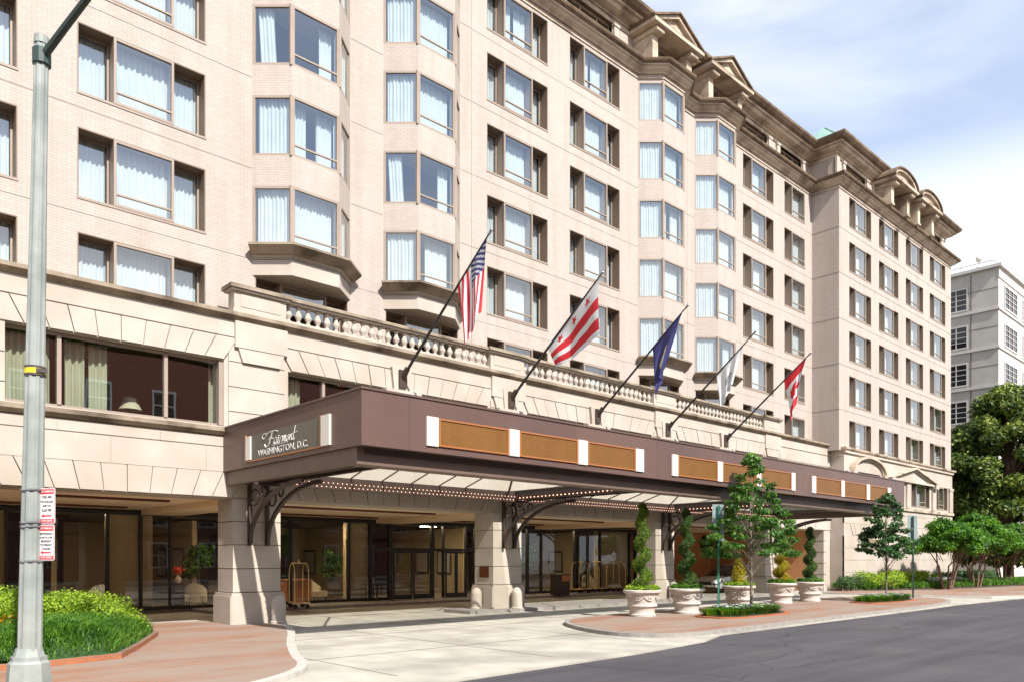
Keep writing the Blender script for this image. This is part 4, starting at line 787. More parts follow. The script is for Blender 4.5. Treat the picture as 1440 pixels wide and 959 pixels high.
letter([(0.0,0.02),(0.03,0.13),(0.02,0.02),(0.07,0.0),(0.1,0.04)], 0.09); w.ball((X0-0.026, 20.35-(x-0.02)*1.22, 5.27), 0.016, 6, 4)
letter([(0.0,0.0),(0.03,0.13),(0.03,0.10),(0.08,0.14),(0.11,0.12)], 0.11)
letter([(0.0,0.0),(0.02,0.13),(0.02,0.02),(0.06,0.13),(0.08,0.12),(0.08,0.02),(0.12,0.13),(0.14,0.12),(0.14,0.01),(0.18,0.02)], 0.19)
letter([(0.05,0.13),(0.0,0.07),(0.03,0.0),(0.08,0.05),(0.05,0.13),(0.12,0.12)], 0.12)
letter([(0.0,0.0),(0.02,0.13),(0.02,0.02),(0.07,0.13),(0.10,0.12),(0.10,0.01),(0.14,0.02)], 0.15)
letter([(0.03,0.3),(0.02,0.1),(0.03,0.0),(0.08,0.02)], 0.1); stroke(w, [(x-0.12,0.16),(x+0.1,0.2)], 0.011)
stroke(w, [(0.52,-0.03),(0.9,-0.025),(1.25,-0.02)], 0.009)
ob('lettering', w, 'sign_letter', canopy)
# brackets
def bracket(x):
    m = MB(); ywall = YP-0.03; w_ = 0.05
    m.box(x-w_, x+w_, ywall-0.12, ywall, 2.4, 4.28)
    P = []
    for i in range(15):
        a = math.radians(90*i/14); P.append((ywall-0.10-3.3*(1-math.cos(a)), 2.45+1.72*math.sin(a)))
    for (p, q) in zip(P[:-1], P[1:]):
        d = Vector(q)-Vector(p); nn = Vector((-d.y, d.x)).normalized()*0.055
        pts = [(p[0]+nn.x,p[1]+nn.y),(q[0]+nn.x,q[1]+nn.y),(q[0]-nn.x,q[1]-nn.y),(p[0]-nn.x,p[1]-nn.y)]
        m.add([(x-w_,a,c) for a, c in pts]+[(x+w_,a,c) for a, c in pts], [(0,1,2,3),(7,6,5,4),(0,4,5,1),(1,5,6,2),(2,6,7,3),(3,7,4,0)])
    for (cy, cz, r) in ((ywall-0.42, 3.86, 0.24), (ywall-1.0, 4.02, 0.14)):
        m.tube([(x, cy+r*math.cos(a), cz+r*math.sin(a)) for a in [2*math.pi*i/16 for i in range(17)]], 0.035, 6, caps=False)
    return m
for c in PC:
    for d in (-0.28, 0.28): ob('bracket', bracket(c+d), 'iron', canopy)
# marquee bulbs
m = MB()
for c in PC[:4]:
    for d in (-0.36, 0.36) if c < 42 else (-1.05,):
        y = YF+1.4
        while y < YB-0.9: m.ball((c+d, y, 4.36), 0.02, 6, 4); y += 0.2
x = 11.4
while x < X1-0.5:
    m.ball((x, YB-0.79, 4.30), 0.016, 5, 3); m.ball((x+0.07, YB-0.79, 4.42), 0.016, 5, 3); x += 0.17
y = YF+0.6
while y < YB-0.8: m.ball((X0+0.33, y, 4.33), 0.026, 6, 4); y += 0.22
o = ob('marquee_bulb', m, 'bulb', canopy); o['kind'] = 'stuff'
# hanging lamp ball at the far end
m = MB(); m.tube([(40.6,22.3,4.2),(40.6,22.3,3.9)], 0.015, 6); m.ball((40.6,22.3,3.8), 0.13, 12, 8); ob('hanging_lamp', m, 'iron', canopy, smooth=True)

# ================================================================== NEIGHBOUR BUILDINGS
FB = thing('office_building', 'plain grey and white stone office building with gridded windows, far right beyond the hotel', 'building', (92, 30, 0))
def FO(name, mb, mats): return ob(name, mb, mats, FB, (-92,-30,0))
bx, by = 89.0, 23.85
m = MB(); m.box(bx, 130, by, 60, -0.2, 31.2, 0); FO('wall', m, 'grey_stone')
m = MB(); m.add([(bx+0.0,by-0.03,-0.1),(130,by-0.03,-0.1),(130,by-0.03,31.2),(bx,by-0.03,31.2)], [(0,1,2,3)])
m.box(bx-0.05, 130, by-0.12, by-0.03, 30.2, 31.3); FO('front_facing', m, 'white_stone')
m = MB()
for z in (3.9+3.85*i for i in range(7)):
    m.box(bx-0.15, bx, by, 60, z, z+0.28); m.box(bx-0.15, 130, by-0.16, by-0.03, z, z+0.22)
m.box(bx-0.4, bx+0.2, by-0.4, 60, 31.2, 31.5); m.box(bx+0.2, 130, by-0.4, by+0.1, 31.2, 31.5)
m.tube([(bx-0.3,by+0.3,31.95),(bx-0.3,60,31.95)], 0.05, 6); m.tube([(bx-0.3,by+0.3,31.95),(130,by+0.3,31.95)], 0.05, 6)
for k in range(12): m.tube([(bx-0.3,by+0.3+3*k,31.4),(bx-0.3,by+0.3+3*k,31.95)], 0.04, 5)
FO('string_course', m, 'white_stone')
m = MB()
for z in (3.9+3.85*i for i in range(7)): m.box(bx-0.02, bx, by, 60, z+2.2, z+2.25)
m.box(bx-0.03, bx, by+2.4, by+2.5, 0, 31); FO('wall_joint', m, 'joint')
def grid_window(w, h, side):
    m = MB(); m.box(-0.15, w+0.15, 0, 0.06, -0.15, 0, 0); m.box(-0.15, w+0.15, 0, 0.06, h, h+0.15, 0); m.box(-0.15, 0, 0, 0.06, 0, h, 0); m.box(w, w+0.15, 0, 0.06, 0, h, 0)
    for i in range(1, 3): m.box(w*i/3-0.04, w*i/3+0.04, 0.0, 0.05, 0, h, 0)
    for i in range(1, 4): m.box(0, w, 0.006, 0.04, h*i/4-0.03, h*i/4+0.03, 0)
    me = m.mesh('window', 'white_stone'); g = MB(); g.box(0, w, 0.062, 0.075, 0, h); return me, g.mesh('glass_pane', 'car_glass')
gw, gg = grid_window(2.9, 2.1, 0); gw2, gg2 = grid_window(4.2, 2.1, 0)
for i in range(7):
    z = 4.5+3.85*i
    for yy in (29.6, 37, 44.5, 52):
        o = link('window', gw, FB, (bx-0.08-92, yy-30, z)); o.rotation_euler = (0,0,-math.pi/2); link('glass_pane', gg, o)
    for xx in (bx+2.1, bx+8.6, bx+15, bx+21.5):
        o = link('window', gw2, FB, (xx-92, by-0.11-30, z)); link('glass_pane', gg2, o)
m = MB(); m.tube([(94,27,31.5),(94,27,34.5)], 0.06, 6); m.ball((94,27,34.2), 0.35, 8, 5); m.ball((94,27,33.2), 0.3, 8, 5); m.ball((94,27,32.3), 0.3, 8, 5); FO('roof_mast', m, 'white_stone')
# brick building across the street, seen mirrored in the low windows
RB = thing('brick_townhouse', 'red brick building with white windows across the street, seen mirrored in the picture windows', 'building', (10,-20,0))
def RO(name, mb, mats): return ob(name, mb, mats, RB, (-10,20,0))
m = MB(); m.box(-50, 75, -32, -20, -0.2, 18.8); RO('wall', m, 'red_brick')
m = MB(); m.box(-50, 75, -20.25, -20.0, 4.2, 4.5); m.box(-50, 75, -20.35, -20.0, 18.4, 18.85); RO('string_course', m, 'white_paint')
m = MB(); m.box(-0.15, 1.75, 0, 0.1, -0.15, 0); m.box(-0.15, 1.75, 0, 0.1, 2.3, 2.5); m.box(-0.15, 0, 0, 0.1, 0, 2.3); m.box(1.6, 1.75, 0, 0.1, 0, 2.3); m.box(0.76, 0.84, 0, 0.09, 0, 2.3); m.box(0, 1.6, 0, 0.08, 1.1, 1.2)
g = MB(); g.box(0, 1.6, -0.03, 0.01, 0, 2.3); wm = m.mesh('window', 'white_paint'); gm2 = g.mesh('glass_pane', 'car_glass')
for k in range(24):
    for z in (1.2, 5.4, 9.4, 13.4):
        o = link('window', wm, RB, (-48+5*k-10, 0.02, z)); link('glass_pane', gm2, o)

# ================================================================== FLAGS
def flagpole(x, label):
    t = thing('flagpole', label, 'flagpole', (x, YP-0.05, 8.35), 0, 'flagpoles slanting out over the canopy')
    d = Vector((0,-4.85,3.78)); m = MB(); m.tube([(0,-0.2,0.1), tuple(Vector((0,-0.1,0.05))+d*0.5), tuple(d)], [0.055,0.045,0.025], 10); ob('pole', m, 'black_pole', t, smooth=True)
    m = MB(); m.box(-0.16,0.16,-0.2,-0.12,-0.3,0.32); m.tube([(0,-0.12,0.0), tuple(d*0.09)], 0.10, 10); ob('wall_bracket', m, 'iron', t)
    m = MB(); m.ball(tuple(d*1.008), 0.055, 10, 6); m.tube([tuple(d*0.985), tuple(d*1.0)], 0.045, 8); ob('finial', m, 'steel', t, smooth=True); return t
def inpoly(px, py, poly):
    c = False; j = len(poly)-1
    for i in range(len(poly)):
        xi, yi = poly[i]; xj, yj = poly[j]
        if (yi > py) != (yj > py) and px < (xj-xi)*(py-yi)/(yj-yi)+xi: c = not c
        j = i
    return c
def star(cx, cy, r, asp=1.0): return [(cx+(r if k % 2 == 0 else r*0.4)*math.sin(math.pi*k/5), cy+(r if k % 2 == 0 else r*0.4)*math.cos(math.pi*k/5)*asp) for k in range(10)]
LEAF = [(0.5,0.12),(0.44,0.25),(0.36,0.21),(0.39,0.42),(0.28,0.32),(0.26,0.38),(0.12,0.36),(0.17,0.48),(0.12,0.53),(0.33,0.68),(0.31,0.75),(0.485,0.72),(0.48,0.9),(0.52,0.9),(0.515,0.72),(0.69,0.75),(0.67,0.68),(0.88,0.53),(0.83,0.48),(0.88,0.36),(0.74,0.38),(0.72,0.32),(0.61,0.42),(0.64,0.21),(0.56,0.25)]
# design(u along hoist 0 tip .. 1 lower, v along fly 0..1) -> material index
def d_us(u, v):
    if u < 0.54 and v < 0.4:
        a = u/0.54*9; c = v/0.4*11; ia, ic = int(a), int(c)
        return 1 if ((ia+ic) % 2 == 0 and (a-ia-0.5)**2+(c-ic-0.5)**2 < 0.16) else 2
    return 0 if int(u*13) % 2 == 0 else 1
DCS = [star(0.19, q, 0.11, 0.62) for q in (0.22, 0.5, 0.78)]
def d_dc(u, v):
    if any(inpoly(v, u, s_) for s_ in DCS): return 0
    return 0 if (0.34 < v < 0.56 or 0.70 < v < 0.90) else 1
def d_va(u, v):
    r = math.hypot((u-0.5), (v-0.5)*1.5)
    if r < 0.24: return 3 if 0.2 < r else (1 if r > 0.10 else 4)
    return 2
def d_ca(u, v):
    if v < 0.25 or v > 0.75: return 0
    return 0 if inpoly(u, (v-0.25)*2, [(b_, a_) for a_, b_ in [(q[0], q[1]) for q in LEAF]]) else 1
def d_wh(u, v):
    r = math.hypot(u-0.5, (v-0.52)*1.4); return 4 if (0.13 < r < 0.17 or (abs(u-0.5) < 0.04 and r < 0.13) or (r < 0.11 and abs(v-0.5) < 0.03)) else 1
def flag(x, label, design, hoist, fly, gather, s0=0.03, amp=0.16, folds=2.5, blow=(0.0,0.0), nu=78, nv=90, seed=0, ctr=0.5, vd=1.0):
    d = Vector((0,-4.85,3.78)); Ld = d.length; o0 = Vector((x, YP-0.05, 8.35)); dn = d/Ld; m = MB(); r = random.Random(seed); p1, p2 = r.random()*6, r.random()*6
    top = o0+d*(1-s0)
    for i in range(nu+1):
        u = i/nu; P = top-dn*hoist*u
        for j in range(nv+1):
            v = j/nv; g_ = gather*(v**0.75); C_ = top-dn*hoist*ctr
            Q = P.lerp(Vector((P.x, C_.y+(P.y-C_.y)*0.0, P.z)), 0)
            yy = P.y+(C_.y-P.y)*g_; A = amp*min(1, v*2.2)*(0.4+0.6*g_)
            xx = P.x+A*math.sin(folds*2*math.pi*u+p1+1.3*v)+0.35*A*math.sin(5.1*math.pi*u+p2-2*v)+blow[0]*v
            zz = P.z-fly*v*(1-(1-vd)*u)+0.06*math.sin(2*math.pi*u*1.5+p2)*v
            m.v.append((xx, yy+0.35*A*math.cos(folds*2*math.pi*u+p2+v)+blow[1]*v, zz))
    for i in range(nu):
        for j in range(nv):
            q = i*(nv+1)+j; m.f.append((q, q+1, q+nv+2, q+nv+1)); m.m.append(design((i+0.5)/nu, (j+0.5)/nv))
    me = m.mesh('flag', ['flag_red','flag_white','flag_navy','flag_gold','flag_grey'], fix=False); me.polygons.foreach_set('use_smooth', [True]*len(me.polygons))
    # world mesh -> local at hoist top
    for vtx in me.vertices: vtx.co -= top
    return tag(link('flag', me, None, tuple(top)), label, 'flag', 'flags hanging over the canopy')
for x, lb in zip(FX, ['black flagpole carrying the star-spangled red, white and blue striped flag', 'black flagpole carrying the white flag with red bars and stars', 'black flagpole carrying the navy blue flag', 'black flagpole carrying the small white flag with grey emblem', 'black flagpole carrying the red and white maple leaf flag']): flagpole(x, lb)
flag(FX[0], 'red, white and blue flag with stars and stripes hanging in folds', d_us, 1.9, 2.2, 0.42, amp=0.14, seed=1, ctr=0.55, nu=130, nv=150, folds=1.9)
flag(FX[1], 'white flag with two red bars and three red stars, spread by the wind', d_dc, 3.3, 1.95, 0.18, amp=0.16, folds=1.1, blow=(0.25,-0.1), seed=5, ctr=0.5, vd=0.42, s0=0.02)
flag(FX[2], 'navy blue flag with a pale central seal, hanging furled', d_va, 2.0, 2.2, 0.78, amp=0.12, seed=3, ctr=0.65, folds=1.6, blow=(-0.15,0.1))
flag(FX[3], 'white flag with a grey emblem hanging in front of the bay corbel', d_wh, 1.9, 1.7, 0.55, s0=0.1, amp=0.12, seed=8, ctr=0.75)
flag(FX[4], 'red and white flag with a maple leaf, rightmost of the row of flags', d_ca, 1.6, 2.1, 0.72, s0=0.03, amp=0.12, seed=2, ctr=0.6, folds=1.4)

# ================================================================== STREET LAMP
t = thing('street_lamp', 'tall pale green fluted street lamp post with a dark arm, beside the planting bed', 'street lamp', (2.62, 13.28, 0.0)); lean = Vector((0.731,-0.682,0))*0.19
m = MB()
n = 16; zs = [(0.55,0.165),(2.5,0.15),(5,0.13),(7.5,0.108),(9.6,0.095)]; o_ = 0
for i, (z, r) in enumerate(zs):
    for k in range(n*2):
        th = math.pi*k/n; q = r*(1.0 if k % 4 < 2 else 0.90); c = lean*(z/9.67); m.v.append((c.x+q*math.cos(th), c.y+q*math.sin(th), z))
for i in range(len(zs)-1):
    for k in range(n*2): m.f.append((i*2*n+k, i*2*n+(k+1)%(2*n), (i+1)*2*n+(k+1)%(2*n), (i+1)*2*n+k)); m.m.append(0)
m.tube([tuple(lean*0.99+Vector((0,0,9.58))), tuple(lean+Vector((0,0,9.7)))], [0.105,0.10], 12); ob('pole', m, 'pole_paint', t)
m = MB()
for (z0,z1,r0,r1) in ((0,0.06,0.36,0.36),(0.06,0.46,0.31,0.275),(0.46,0.5,0.275,0.24),(0.5,0.56,0.24,0.24),(0.56,0.68,0.21,0.175)): m.lathe([(r0,z0),(r1,z1)], 8, (0,0,0))
ob('base', m, 'pole_paint', t, rz=math.pi/8)
m = MB(); a0 = lean+Vector((0,0,9.38)); m.tube([tuple(a0), tuple(a0+Vector((0.18,-0.51,0.28))), tuple(a0+Vector((0.42,-1.3,0.62))), tuple(a0+Vector((0.9,-2.6,0.95)))], [0.06,0.055,0.05,0.045], 8); m.tube([tuple(lean+Vector((0,0,9.28))), tuple(lean+Vector((0,0,9.5)))], 0.125, 12); ob('arm', m, 'dark_green_paint', t)
m = MB(); hp = a0+Vector((1.0,-3.0,0.95)); m.lathe([(0.05,0.12),(0.22,0.08),(0.25,0),(0.22,-0.05)], 16, tuple(hp)); ob('lamp_head', m, 'dark_green_paint', t)
for z in (1.95, 2.46, 2.52, 3.0):
    m = MB(); c = lean*(z/9.67); m.tube([(c.x,c.y,z),(c.x,c.y,z+0.025)], 0.163, 16); ob('clamp_band', m, 'steel', t)
m = MB(); c = lean*(4.75/9.67); m.tube([(c.x,c.y,4.72),(c.x,c.y,4.80)], 0.142, 16, 0); m.box(c.x-0.02, c.x+0.12, c.y-0.155, c.y-0.10, 4.735, 4.79, 1); m.tube([(c.x,c.y,4.69),(c.x,c.y,4.72)], 0.145, 16, 1); m.tube([(c.x,c.y,4.80),(c.x,c.y,4.83)], 0.145, 16, 1); ob('number_tag', m, ['tag_yellow','sign_black'], t)
# parking signs, fixed to the pole
def parking_sign(z, lines, label):
    yaw = math.radians(-62); c = lean*(z/9.67)
    s = thing('parking_sign', label, 'sign', (2.62+c.x+0.731*0.155+0.03, 13.28+c.y-0.682*0.155-0.11, z), yaw, 'parking signs on the lamp post')
    def rrect(w, h, r, y0, y1, mi, mb, zc=0.0):
        P = []
        for cx, cz, a in ((w/2-r,h/2-r,0),(-w/2+r,h/2-r,90),(-w/2+r,-h/2+r,180),(w/2-r,-h/2+r,270)): P += [(cx+r*math.cos(math.radians(a+q)), zc+cz+r*math.sin(math.radians(a+q))) for q in (0,30,60,90)]
        mb.elev(P, y0, y1, mi)
    m = MB(); rrect(0.305, 0.53, 0.03, -0.002, 0.004, 0, m); rrect(0.29, 0.515, 0.026, -0.004, -0.0021, 1, m); rrect(0.28, 0.505, 0.022, -0.006, -0.0041, 0, m)
    ob('plate', m, ['sign_white', 'sign_red'], s)
    m = MB(); m.box(-0.135, 0.135, -0.008, -0.0061, 0.175, 0.245); m.box(-0.135, 0.135, -0.008, -0.0061, -0.245, -0.19); m.box(-0.07, 0.09, -0.008, -0.0061, -0.155, -0.135); m.elev([(-0.11,-0.145),(-0.06,-0.118),(-0.06,-0.172)], -0.008, -0.0061); ob('red_band', m, 'sign_red', s)
    for i, (tx, sz, zz, mt) in enumerate(lines):
        me = text_mesh(tx, sz, 0.0008, bold=0.0008)
        for v in me.vertices: x_, y_, z_ = v.co; v.co = (x_, -0.0092-z_, zz+y_)
        me.materials.clear(); me.materials.append(M[mt]); link('lettering', me, s)
parking_sign(2.775, [('NO PARKING',0.042,0.21,'sign_white'),('7:00 AM',0.055,0.13,'sign_black'),('TO 9:30 AM',0.046,0.06,'sign_black'),('4:00 TO',0.046,0.0,'sign_black'),('6:30 PM',0.055,-0.065,'sign_black'),('TOW ZONE',0.04,-0.218,'sign_white')], 'upper red and white parking sign on the lamp post')
parking_sign(2.235, [('NO PARKING',0.042,0.21,'sign_white'),('ENTRANCE',0.045,0.13,'sign_black'),('8 AM TO 6 PM',0.038,0.075,'sign_black'),('MONDAY',0.045,0.02,'sign_black'),('TO FRIDAY',0.045,-0.035,'sign_black'),('2 HOURS',0.04,-0.09,'sign_black'),('TOW ZONE',0.04,-0.218,'sign_white')], 'lower red and white parking sign on the lamp post')

# ================================================================== LEFT PLANTING
EB = [(-3,16.3),(3.4,16.35),(4.9,16.7),(5.7,18.2),(7.05,21.0),(6.4,23.4),(-3,23.6)]
bed = thing('brick_planting_bed', 'planting bed edged with red brick beside the lamp post', 'planting bed', (2,19,0))
m = MB(); out_ = EB; inn = inset_poly(EB, 0.14)
for i in range(len(EB)):
    a, c = out_[i], out_[(i+1)%len(EB)]; p, q = inn[i], inn[(i+1)%len(EB)]; m.prism([a, c, q, p], 0.0, 0.11)
ob('brick_edging', m, 'paver_edge', bed, (-2,-19,0))
m = MB(); m.prism(inset_poly(EB, 0.15), 0.0, 0.08); ob('soil', m, 'soil', bed, (-2,-19,0))
# lime shrubs
def shrub(name, label, cat, cl, per, size, mat, seed, group=None, shell=0.62, jit=0.7, aspect=0.55, stems=None):
    P, Q = clumps(cl, per, seed, shell, 0.06); kp = P[:,2] > 0.02; P = P[kp]; Q = Q[kp]
    c = np.array([np.mean([k[0] for k in cl]), np.mean([k[1] for k in cl]), 0]); t = thing(name, label, cat, tuple(c), 0, group)
    link('foliage', leaf_mesh('foliage', P-c, Q, size, mat, seed, aspect, jit), t)
    m = MB(); g = random.Random(seed)
    for k in cl:
        m.tube([(k[0]-c[0]+g.uniform(-.1,.1), k[1]-c[1], 0.0), (k[0]-c[0], k[1]-c[1], k[2])], [0.03,0.015], 5)
    ob('stem', m, 'bark', t); return t
g = random.Random(3); cl = []
for k in range(30):
    u = g.random(); px = 1.7+4.1*u; py = 19.3+2.3*g.random(); cl.append((px, py, 0.62+0.5*g.random()*(1-abs(2*u-0.95)*0.55), 0.55, 0.55, 0.36))
for k in range(16): cl.append((1.5+4.6*g.random(), 19.0+2.6*g.random(), 0.45, 0.6, 0.6, 0.42))
shrub('azalea_bush', 'broad lime green mounded bush, behind the grassy clump in the left bed', 'bush', cl, 3600, 0.032, 'leaf_lime', 3)
g = np.random.default_rng(5); P = []
def mound(x0, x1, y0, y1, h, n, edge=0.5):
    X = g.uniform(x0, x1, n); Y = g.uniform(y0, y1, n); u = (X-x0)/(x1-x0)*2-1; v = (Y-y0)/(y1-y0)*2-1
    z = h*np.clip(1-np.abs(u)**3, 0, 1)**0.5*np.clip(1-np.abs(v)**2.5, 0, 1)**0.5; return np.stack([X,Y,z*0.95], 1)
EI = inset_poly(EB, 0.12)
def edge_dist(x, y, poly):
    d = np.full(np.shape(x), 9.0)
    for i in range(len(poly)):
        ax_, ay_ = poly[i-1]; bx_, by_ = poly[i]; vx, vy = bx_-ax_, by_-ay_; t_ = np.clip(((x-ax_)*vx+(y-ay_)*vy)/(vx*vx+vy*vy), 0, 1); d = np.minimum(d, np.hypot(x-ax_-t_*vx, y-ay_-t_*vy))
    return d
def hgt(x, y): d = edge_dist(x, y, EI); return (0.36+0.34*np.clip((x-1.5)/2.5, 0, 1))*np.sqrt(np.clip(1-np.exp(-d/0.45), 0, 1))*np.clip(1.25-0.28*np.maximum(0, y-19.0), 0.2, 1)
X = g.uniform(-2.5, 7.0, 90000); Y = g.uniform(16.4, 22.2, 90000); ok = np.array([inpoly(a, c, EI) for a, c in zip(X, Y)]) & ((X > 3.2) & (Y < 17.4+1.3*(X-2.2)) | (Y < 18.3)); X = X[ok]; Y = Y[ok]; P = np.stack([X, Y, hgt(X, Y)*0.95], 1)
t = thing('grass_clump', 'dark green mounded grass clump spilling toward the brick edging', 'plant', (4.2,18.4,0)); me = blades('blades', P-np.array([4.2,18.4,0]), 0.19, 'blade_green', 5, 0.007, 1.3); o = link('blades', me, t); o['kind'] = 'stuff'
# the mound's body under the blades
m = MB(); 
nx, ny = 60, 40; xs_ = np.linspace(-2.4, 6.9, nx); ys_ = np.linspace(16.5, 22, ny)
for x_ in xs_:
    hh_ = hgt(np.full(ny, x_), ys_)
    for y_, h_ in zip(ys_, hh_): m.v.append((x_, y_, 0.03+float(h_)*0.93 if inpoly(x_, y_, EI) and (y_ < 17.4+1.3*(x_-2.2) or y_ < 18.3) else -0.02))
for i in range(nx-1):
    for j in range(ny-1): q = i*ny+j; m.f.append((q, q+ny, q+ny+1, q+1)); m.m.append(0)
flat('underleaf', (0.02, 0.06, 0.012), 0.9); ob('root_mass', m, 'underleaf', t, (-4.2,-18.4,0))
# flowers
def flowers(name, label, pts, r, mats, seed, stemh=0.12, group=None):
    g = random.Random(seed); c = Vector((sum(p[0] for p in pts)/len(pts), sum(p[1] for p in pts)/len(pts), 0)); t = thing(name, label, 'flowers', tuple(c), 0, group); bl = MB(); st_ = MB()
    for p in pts:
        q = Vector(p)-c; mi = g.randrange(len(mats)-1) if len(mats) > 1 else 0; tx, ty = g.uniform(-.5,.5), g.uniform(-.7,.1)
        R_ = r*g.uniform(0.75,1.25); vs = [(q.x,q.y,q.z)]
        for k in range(10):
            a = math.pi*k/5; rr_ = R_*(1 if k % 2 == 0 else 0.55); vs.append((q.x+rr_*math.cos(a), q.y+rr_*math.sin(a), q.z+0.3*R_+tx*rr_*math.cos(a)+ty*rr_*math.sin(a)))
        bl.add(vs, [(0,1+k,1+(k+1)%10) for k in range(10)], mi)
        st_.tube([(q.x,q.y,max(0,q.z-stemh)),(q.x,q.y,q.z)], 0.004, 3)
    ob('blossom', bl, mats, t)['kind'] = 'stuff'; ob('flower_stem', st_, 'underleaf', t)['kind'] = 'stuff'; return t
g = random.Random(9); pts = [(1.0+g.random()*2.6, 18.35+0.8*g.random(), 0.55+0.25*g.random()) for k in range(380)]
flowers('pansy_patch', 'yellow and orange flowers between the lime bush and the grassy clump', pts, 0.05, ['petal_yellow','petal_orange','petal_yellow'], 2)
t = bpy.data.objects['pansy_patch']
P, Q = clumps([(1.1+0.27*k, 18.75, 0.42, 0.3, 0.42, 0.24) for k in range(10)], 2500, 4, 0.5); link('foliage', leaf_mesh('foliage', P-np.array(t.location), Q, 0.035, 'leaf_lime', 4), t)

# ================================================================== POTS AND TOPIARY
potp = [(0.40,0),(0.46,0.01),(0.47,0.08),(0.43,0.11),(0.425,0.14),(0.45,0.30),(0.475,0.34),(0.515,0.36),(0.52,0.40),(0.485,0.43),(0.50,0.55),(0.555,0.74),(0.565,0.78),(0.61,0.80),(0.655,0.84),(0.66,0.90),(0.635,0.925),(0.57,0.93),(0.55,0.84),(0.02,0.84)]
m = MB(); m.lathe(potp, 40)
for k in range(8):      # swags in relief
    a0 = 2*math.pi*k/8; P = []
    for i in range(9):
        a = a0+2*math.pi/8*i/8; z = 0.70-0.13*math.sin(math.pi*i/8); r = 0.49+0.065*(z-0.43)/0.31+0.012; P.append((r*math.cos(a), r*math.sin(a), z))
    m.tube(P, [0.008,0.011,0.015,0.018,0.02,0.018,0.015,0.011,0.008], 6); r = 0.565; m.ball((r*math.cos(a0), r*math.sin(a0), 0.70), 0.022, 8, 5)
    for q in (-0.07, 0.07): m.ball((0.56*math.cos(a0+math.pi/8+q), 0.56*math.sin(a0+math.pi/8+q), 0.66), 0.025, 6, 4)
potm = m.mesh('pot_body', 'pot', smooth=True); m = MB(); m.lathe([(0.56,0.8),(0.5,0.86),(0.02,0.875)], 24); soilm = m.mesh('soil', 'soil')
pots = [(21.7,16.65,'leftmost of the five pale urn planters'),(24.0,16.4,'second pale urn planter from the left'),(27.9,16.6,'middle pale urn planter, holding the golden conifer'),(32.4,17.15,'fourth pale urn planter from the left, behind the street tree'),(35.0,17.1,'rightmost of the five pale urn planters')]
for i, (x, y, lb) in enumerate(pots):
    t = thing('urn_planter', 'pale cast stone urn, '+lb if 'pale' not in lb else lb+' of cast stone', 'planter', (x,y,0), 0.3*i, 'stone urn planters along the island'); link('pot_body', potm, t); link('soil', soilm, t)
def spiral(x, y, h, label, mat, seed, turns=4.0, r0=0.36, group='spiral topiaries'):
    g = np.random.default_rng(seed); n = 38000; s_ = g.random(n)**0.85; a = s_*turns*2*math.pi+seed; R = r0*(1-s_*0.72); zc = 0.95+h*s_
    d = g.normal(0,1,(n,3)); d /= np.linalg.norm(d,axis=1)[:,None]; rt = (0.20*(1-s_*0.45))*(0.55+0.45*g.random(n))
    P = np.stack([np.cos(a)*R*0.5+d[:,0]*rt*1.35, np.sin(a)*R*0.5+d[:,1]*rt*1.25, zc+d[:,2]*rt*0.95-0.05], 1)+g.normal(0,0.022,(n,3))
    t = thing('spiral_topiary', label, 'topiary', (x,y,0), 0, group); link('foliage', leaf_mesh('foliage', P, d, 0.026, mat, seed, 0.4, 0.8), t)
    m = MB(); m.tube([(0,0,0.84),(0.01,0,0.95+h*0.5),(0,0,0.95+h)], [0.035,0.025,0.01], 6); ob('trunk', m, 'bark', t); return t
def potfill(x, y, label, mats, seed, fl=None):
    cl = [(0.42*math.cos(k*0.9)*(0.5+0.5*(k%2)), 0.42*math.sin(k*0.9)*(0.5+0.5*(k%2)), 0.97, 0.2,0.2,0.13) for k in range(14)]; P, Q = clumps(cl, 14000, seed, 0.4)
    t = thing('underplanting', label, 'plants', (x,y,0), 0, 'low plants filling the urns'); link('foliage', leaf_mesh('foliage', P, Q, 0.04, mats, seed), t)
    if fl:
        g = random.Random(seed); b_ = MB()
        for k in range(90):
            a = g.random()*6.28; r = 0.6*math.sqrt(g.random()); z = 1.06+0.06*g.random(); s_ = 0.028
            b_.add([(r*math.cos(a)+s_*math.cos(q), r*math.sin(a)+s_*math.sin(q), z+0.01*(q%2)) for q in (0,1.2,2.4,3.6,4.8)], [(0,1,2,3,4)])
        ob('blossom', b_, fl, t)['kind'] = 'stuff'
spiral(21.7, 16.65, 2.95, 'light green spiral clipped conifer, tallest of the potted spirals, leftmost', 'leaf_topiary', 1)
spiral(24.0, 16.4, 2.85, 'dark green spiral clipped conifer in the second urn from the left', 'leaf_topiary_dark', 2)
spiral(32.4, 17.15, 2.3, 'yellow green spiral conifer in the fourth urn, partly behind the street tree', 'leaf_gold', 3, r0=0.42)
spiral(35.0, 17.1, 2.5, 'slender dark green spiral conifer in the rightmost urn', 'leaf_topiary_dark', 4, r0=0.3)
cl = [(0,0,1.2,0.33,0.33,0.28),(0.03,0,1.45,0.28,0.28,0.28),(0,0.02,1.7,0.2,0.2,0.24),(0,0,1.95,0.13,0.13,0.22),(0,0,2.15,0.07,0.07,0.2)]
P, Q = clumps(cl, 26000, 6, 0.5); t = thing('golden_conifer', 'small golden cone shaped conifer in the middle urn', 'conifer', (27.9,16.6,0)); link('foliage', leaf_mesh('foliage', P, Q, 0.03, 'leaf_gold', 6, 0.4), t); m = MB(); m.tube([(0,0,0.84),(0,0,2.2)], [0.03,0.01], 6); ob('trunk', m, 'bark', t)
potfill(21.7,16.65,'lime green leafy plants under the leftmost spiral conifer','leaf_lime',1); potfill(24.0,16.4,'dark green leafy plants in the second urn','leaf_bright',2); potfill(27.9,16.6,'yellow green plants under the golden conifer','leaf_lime',3)
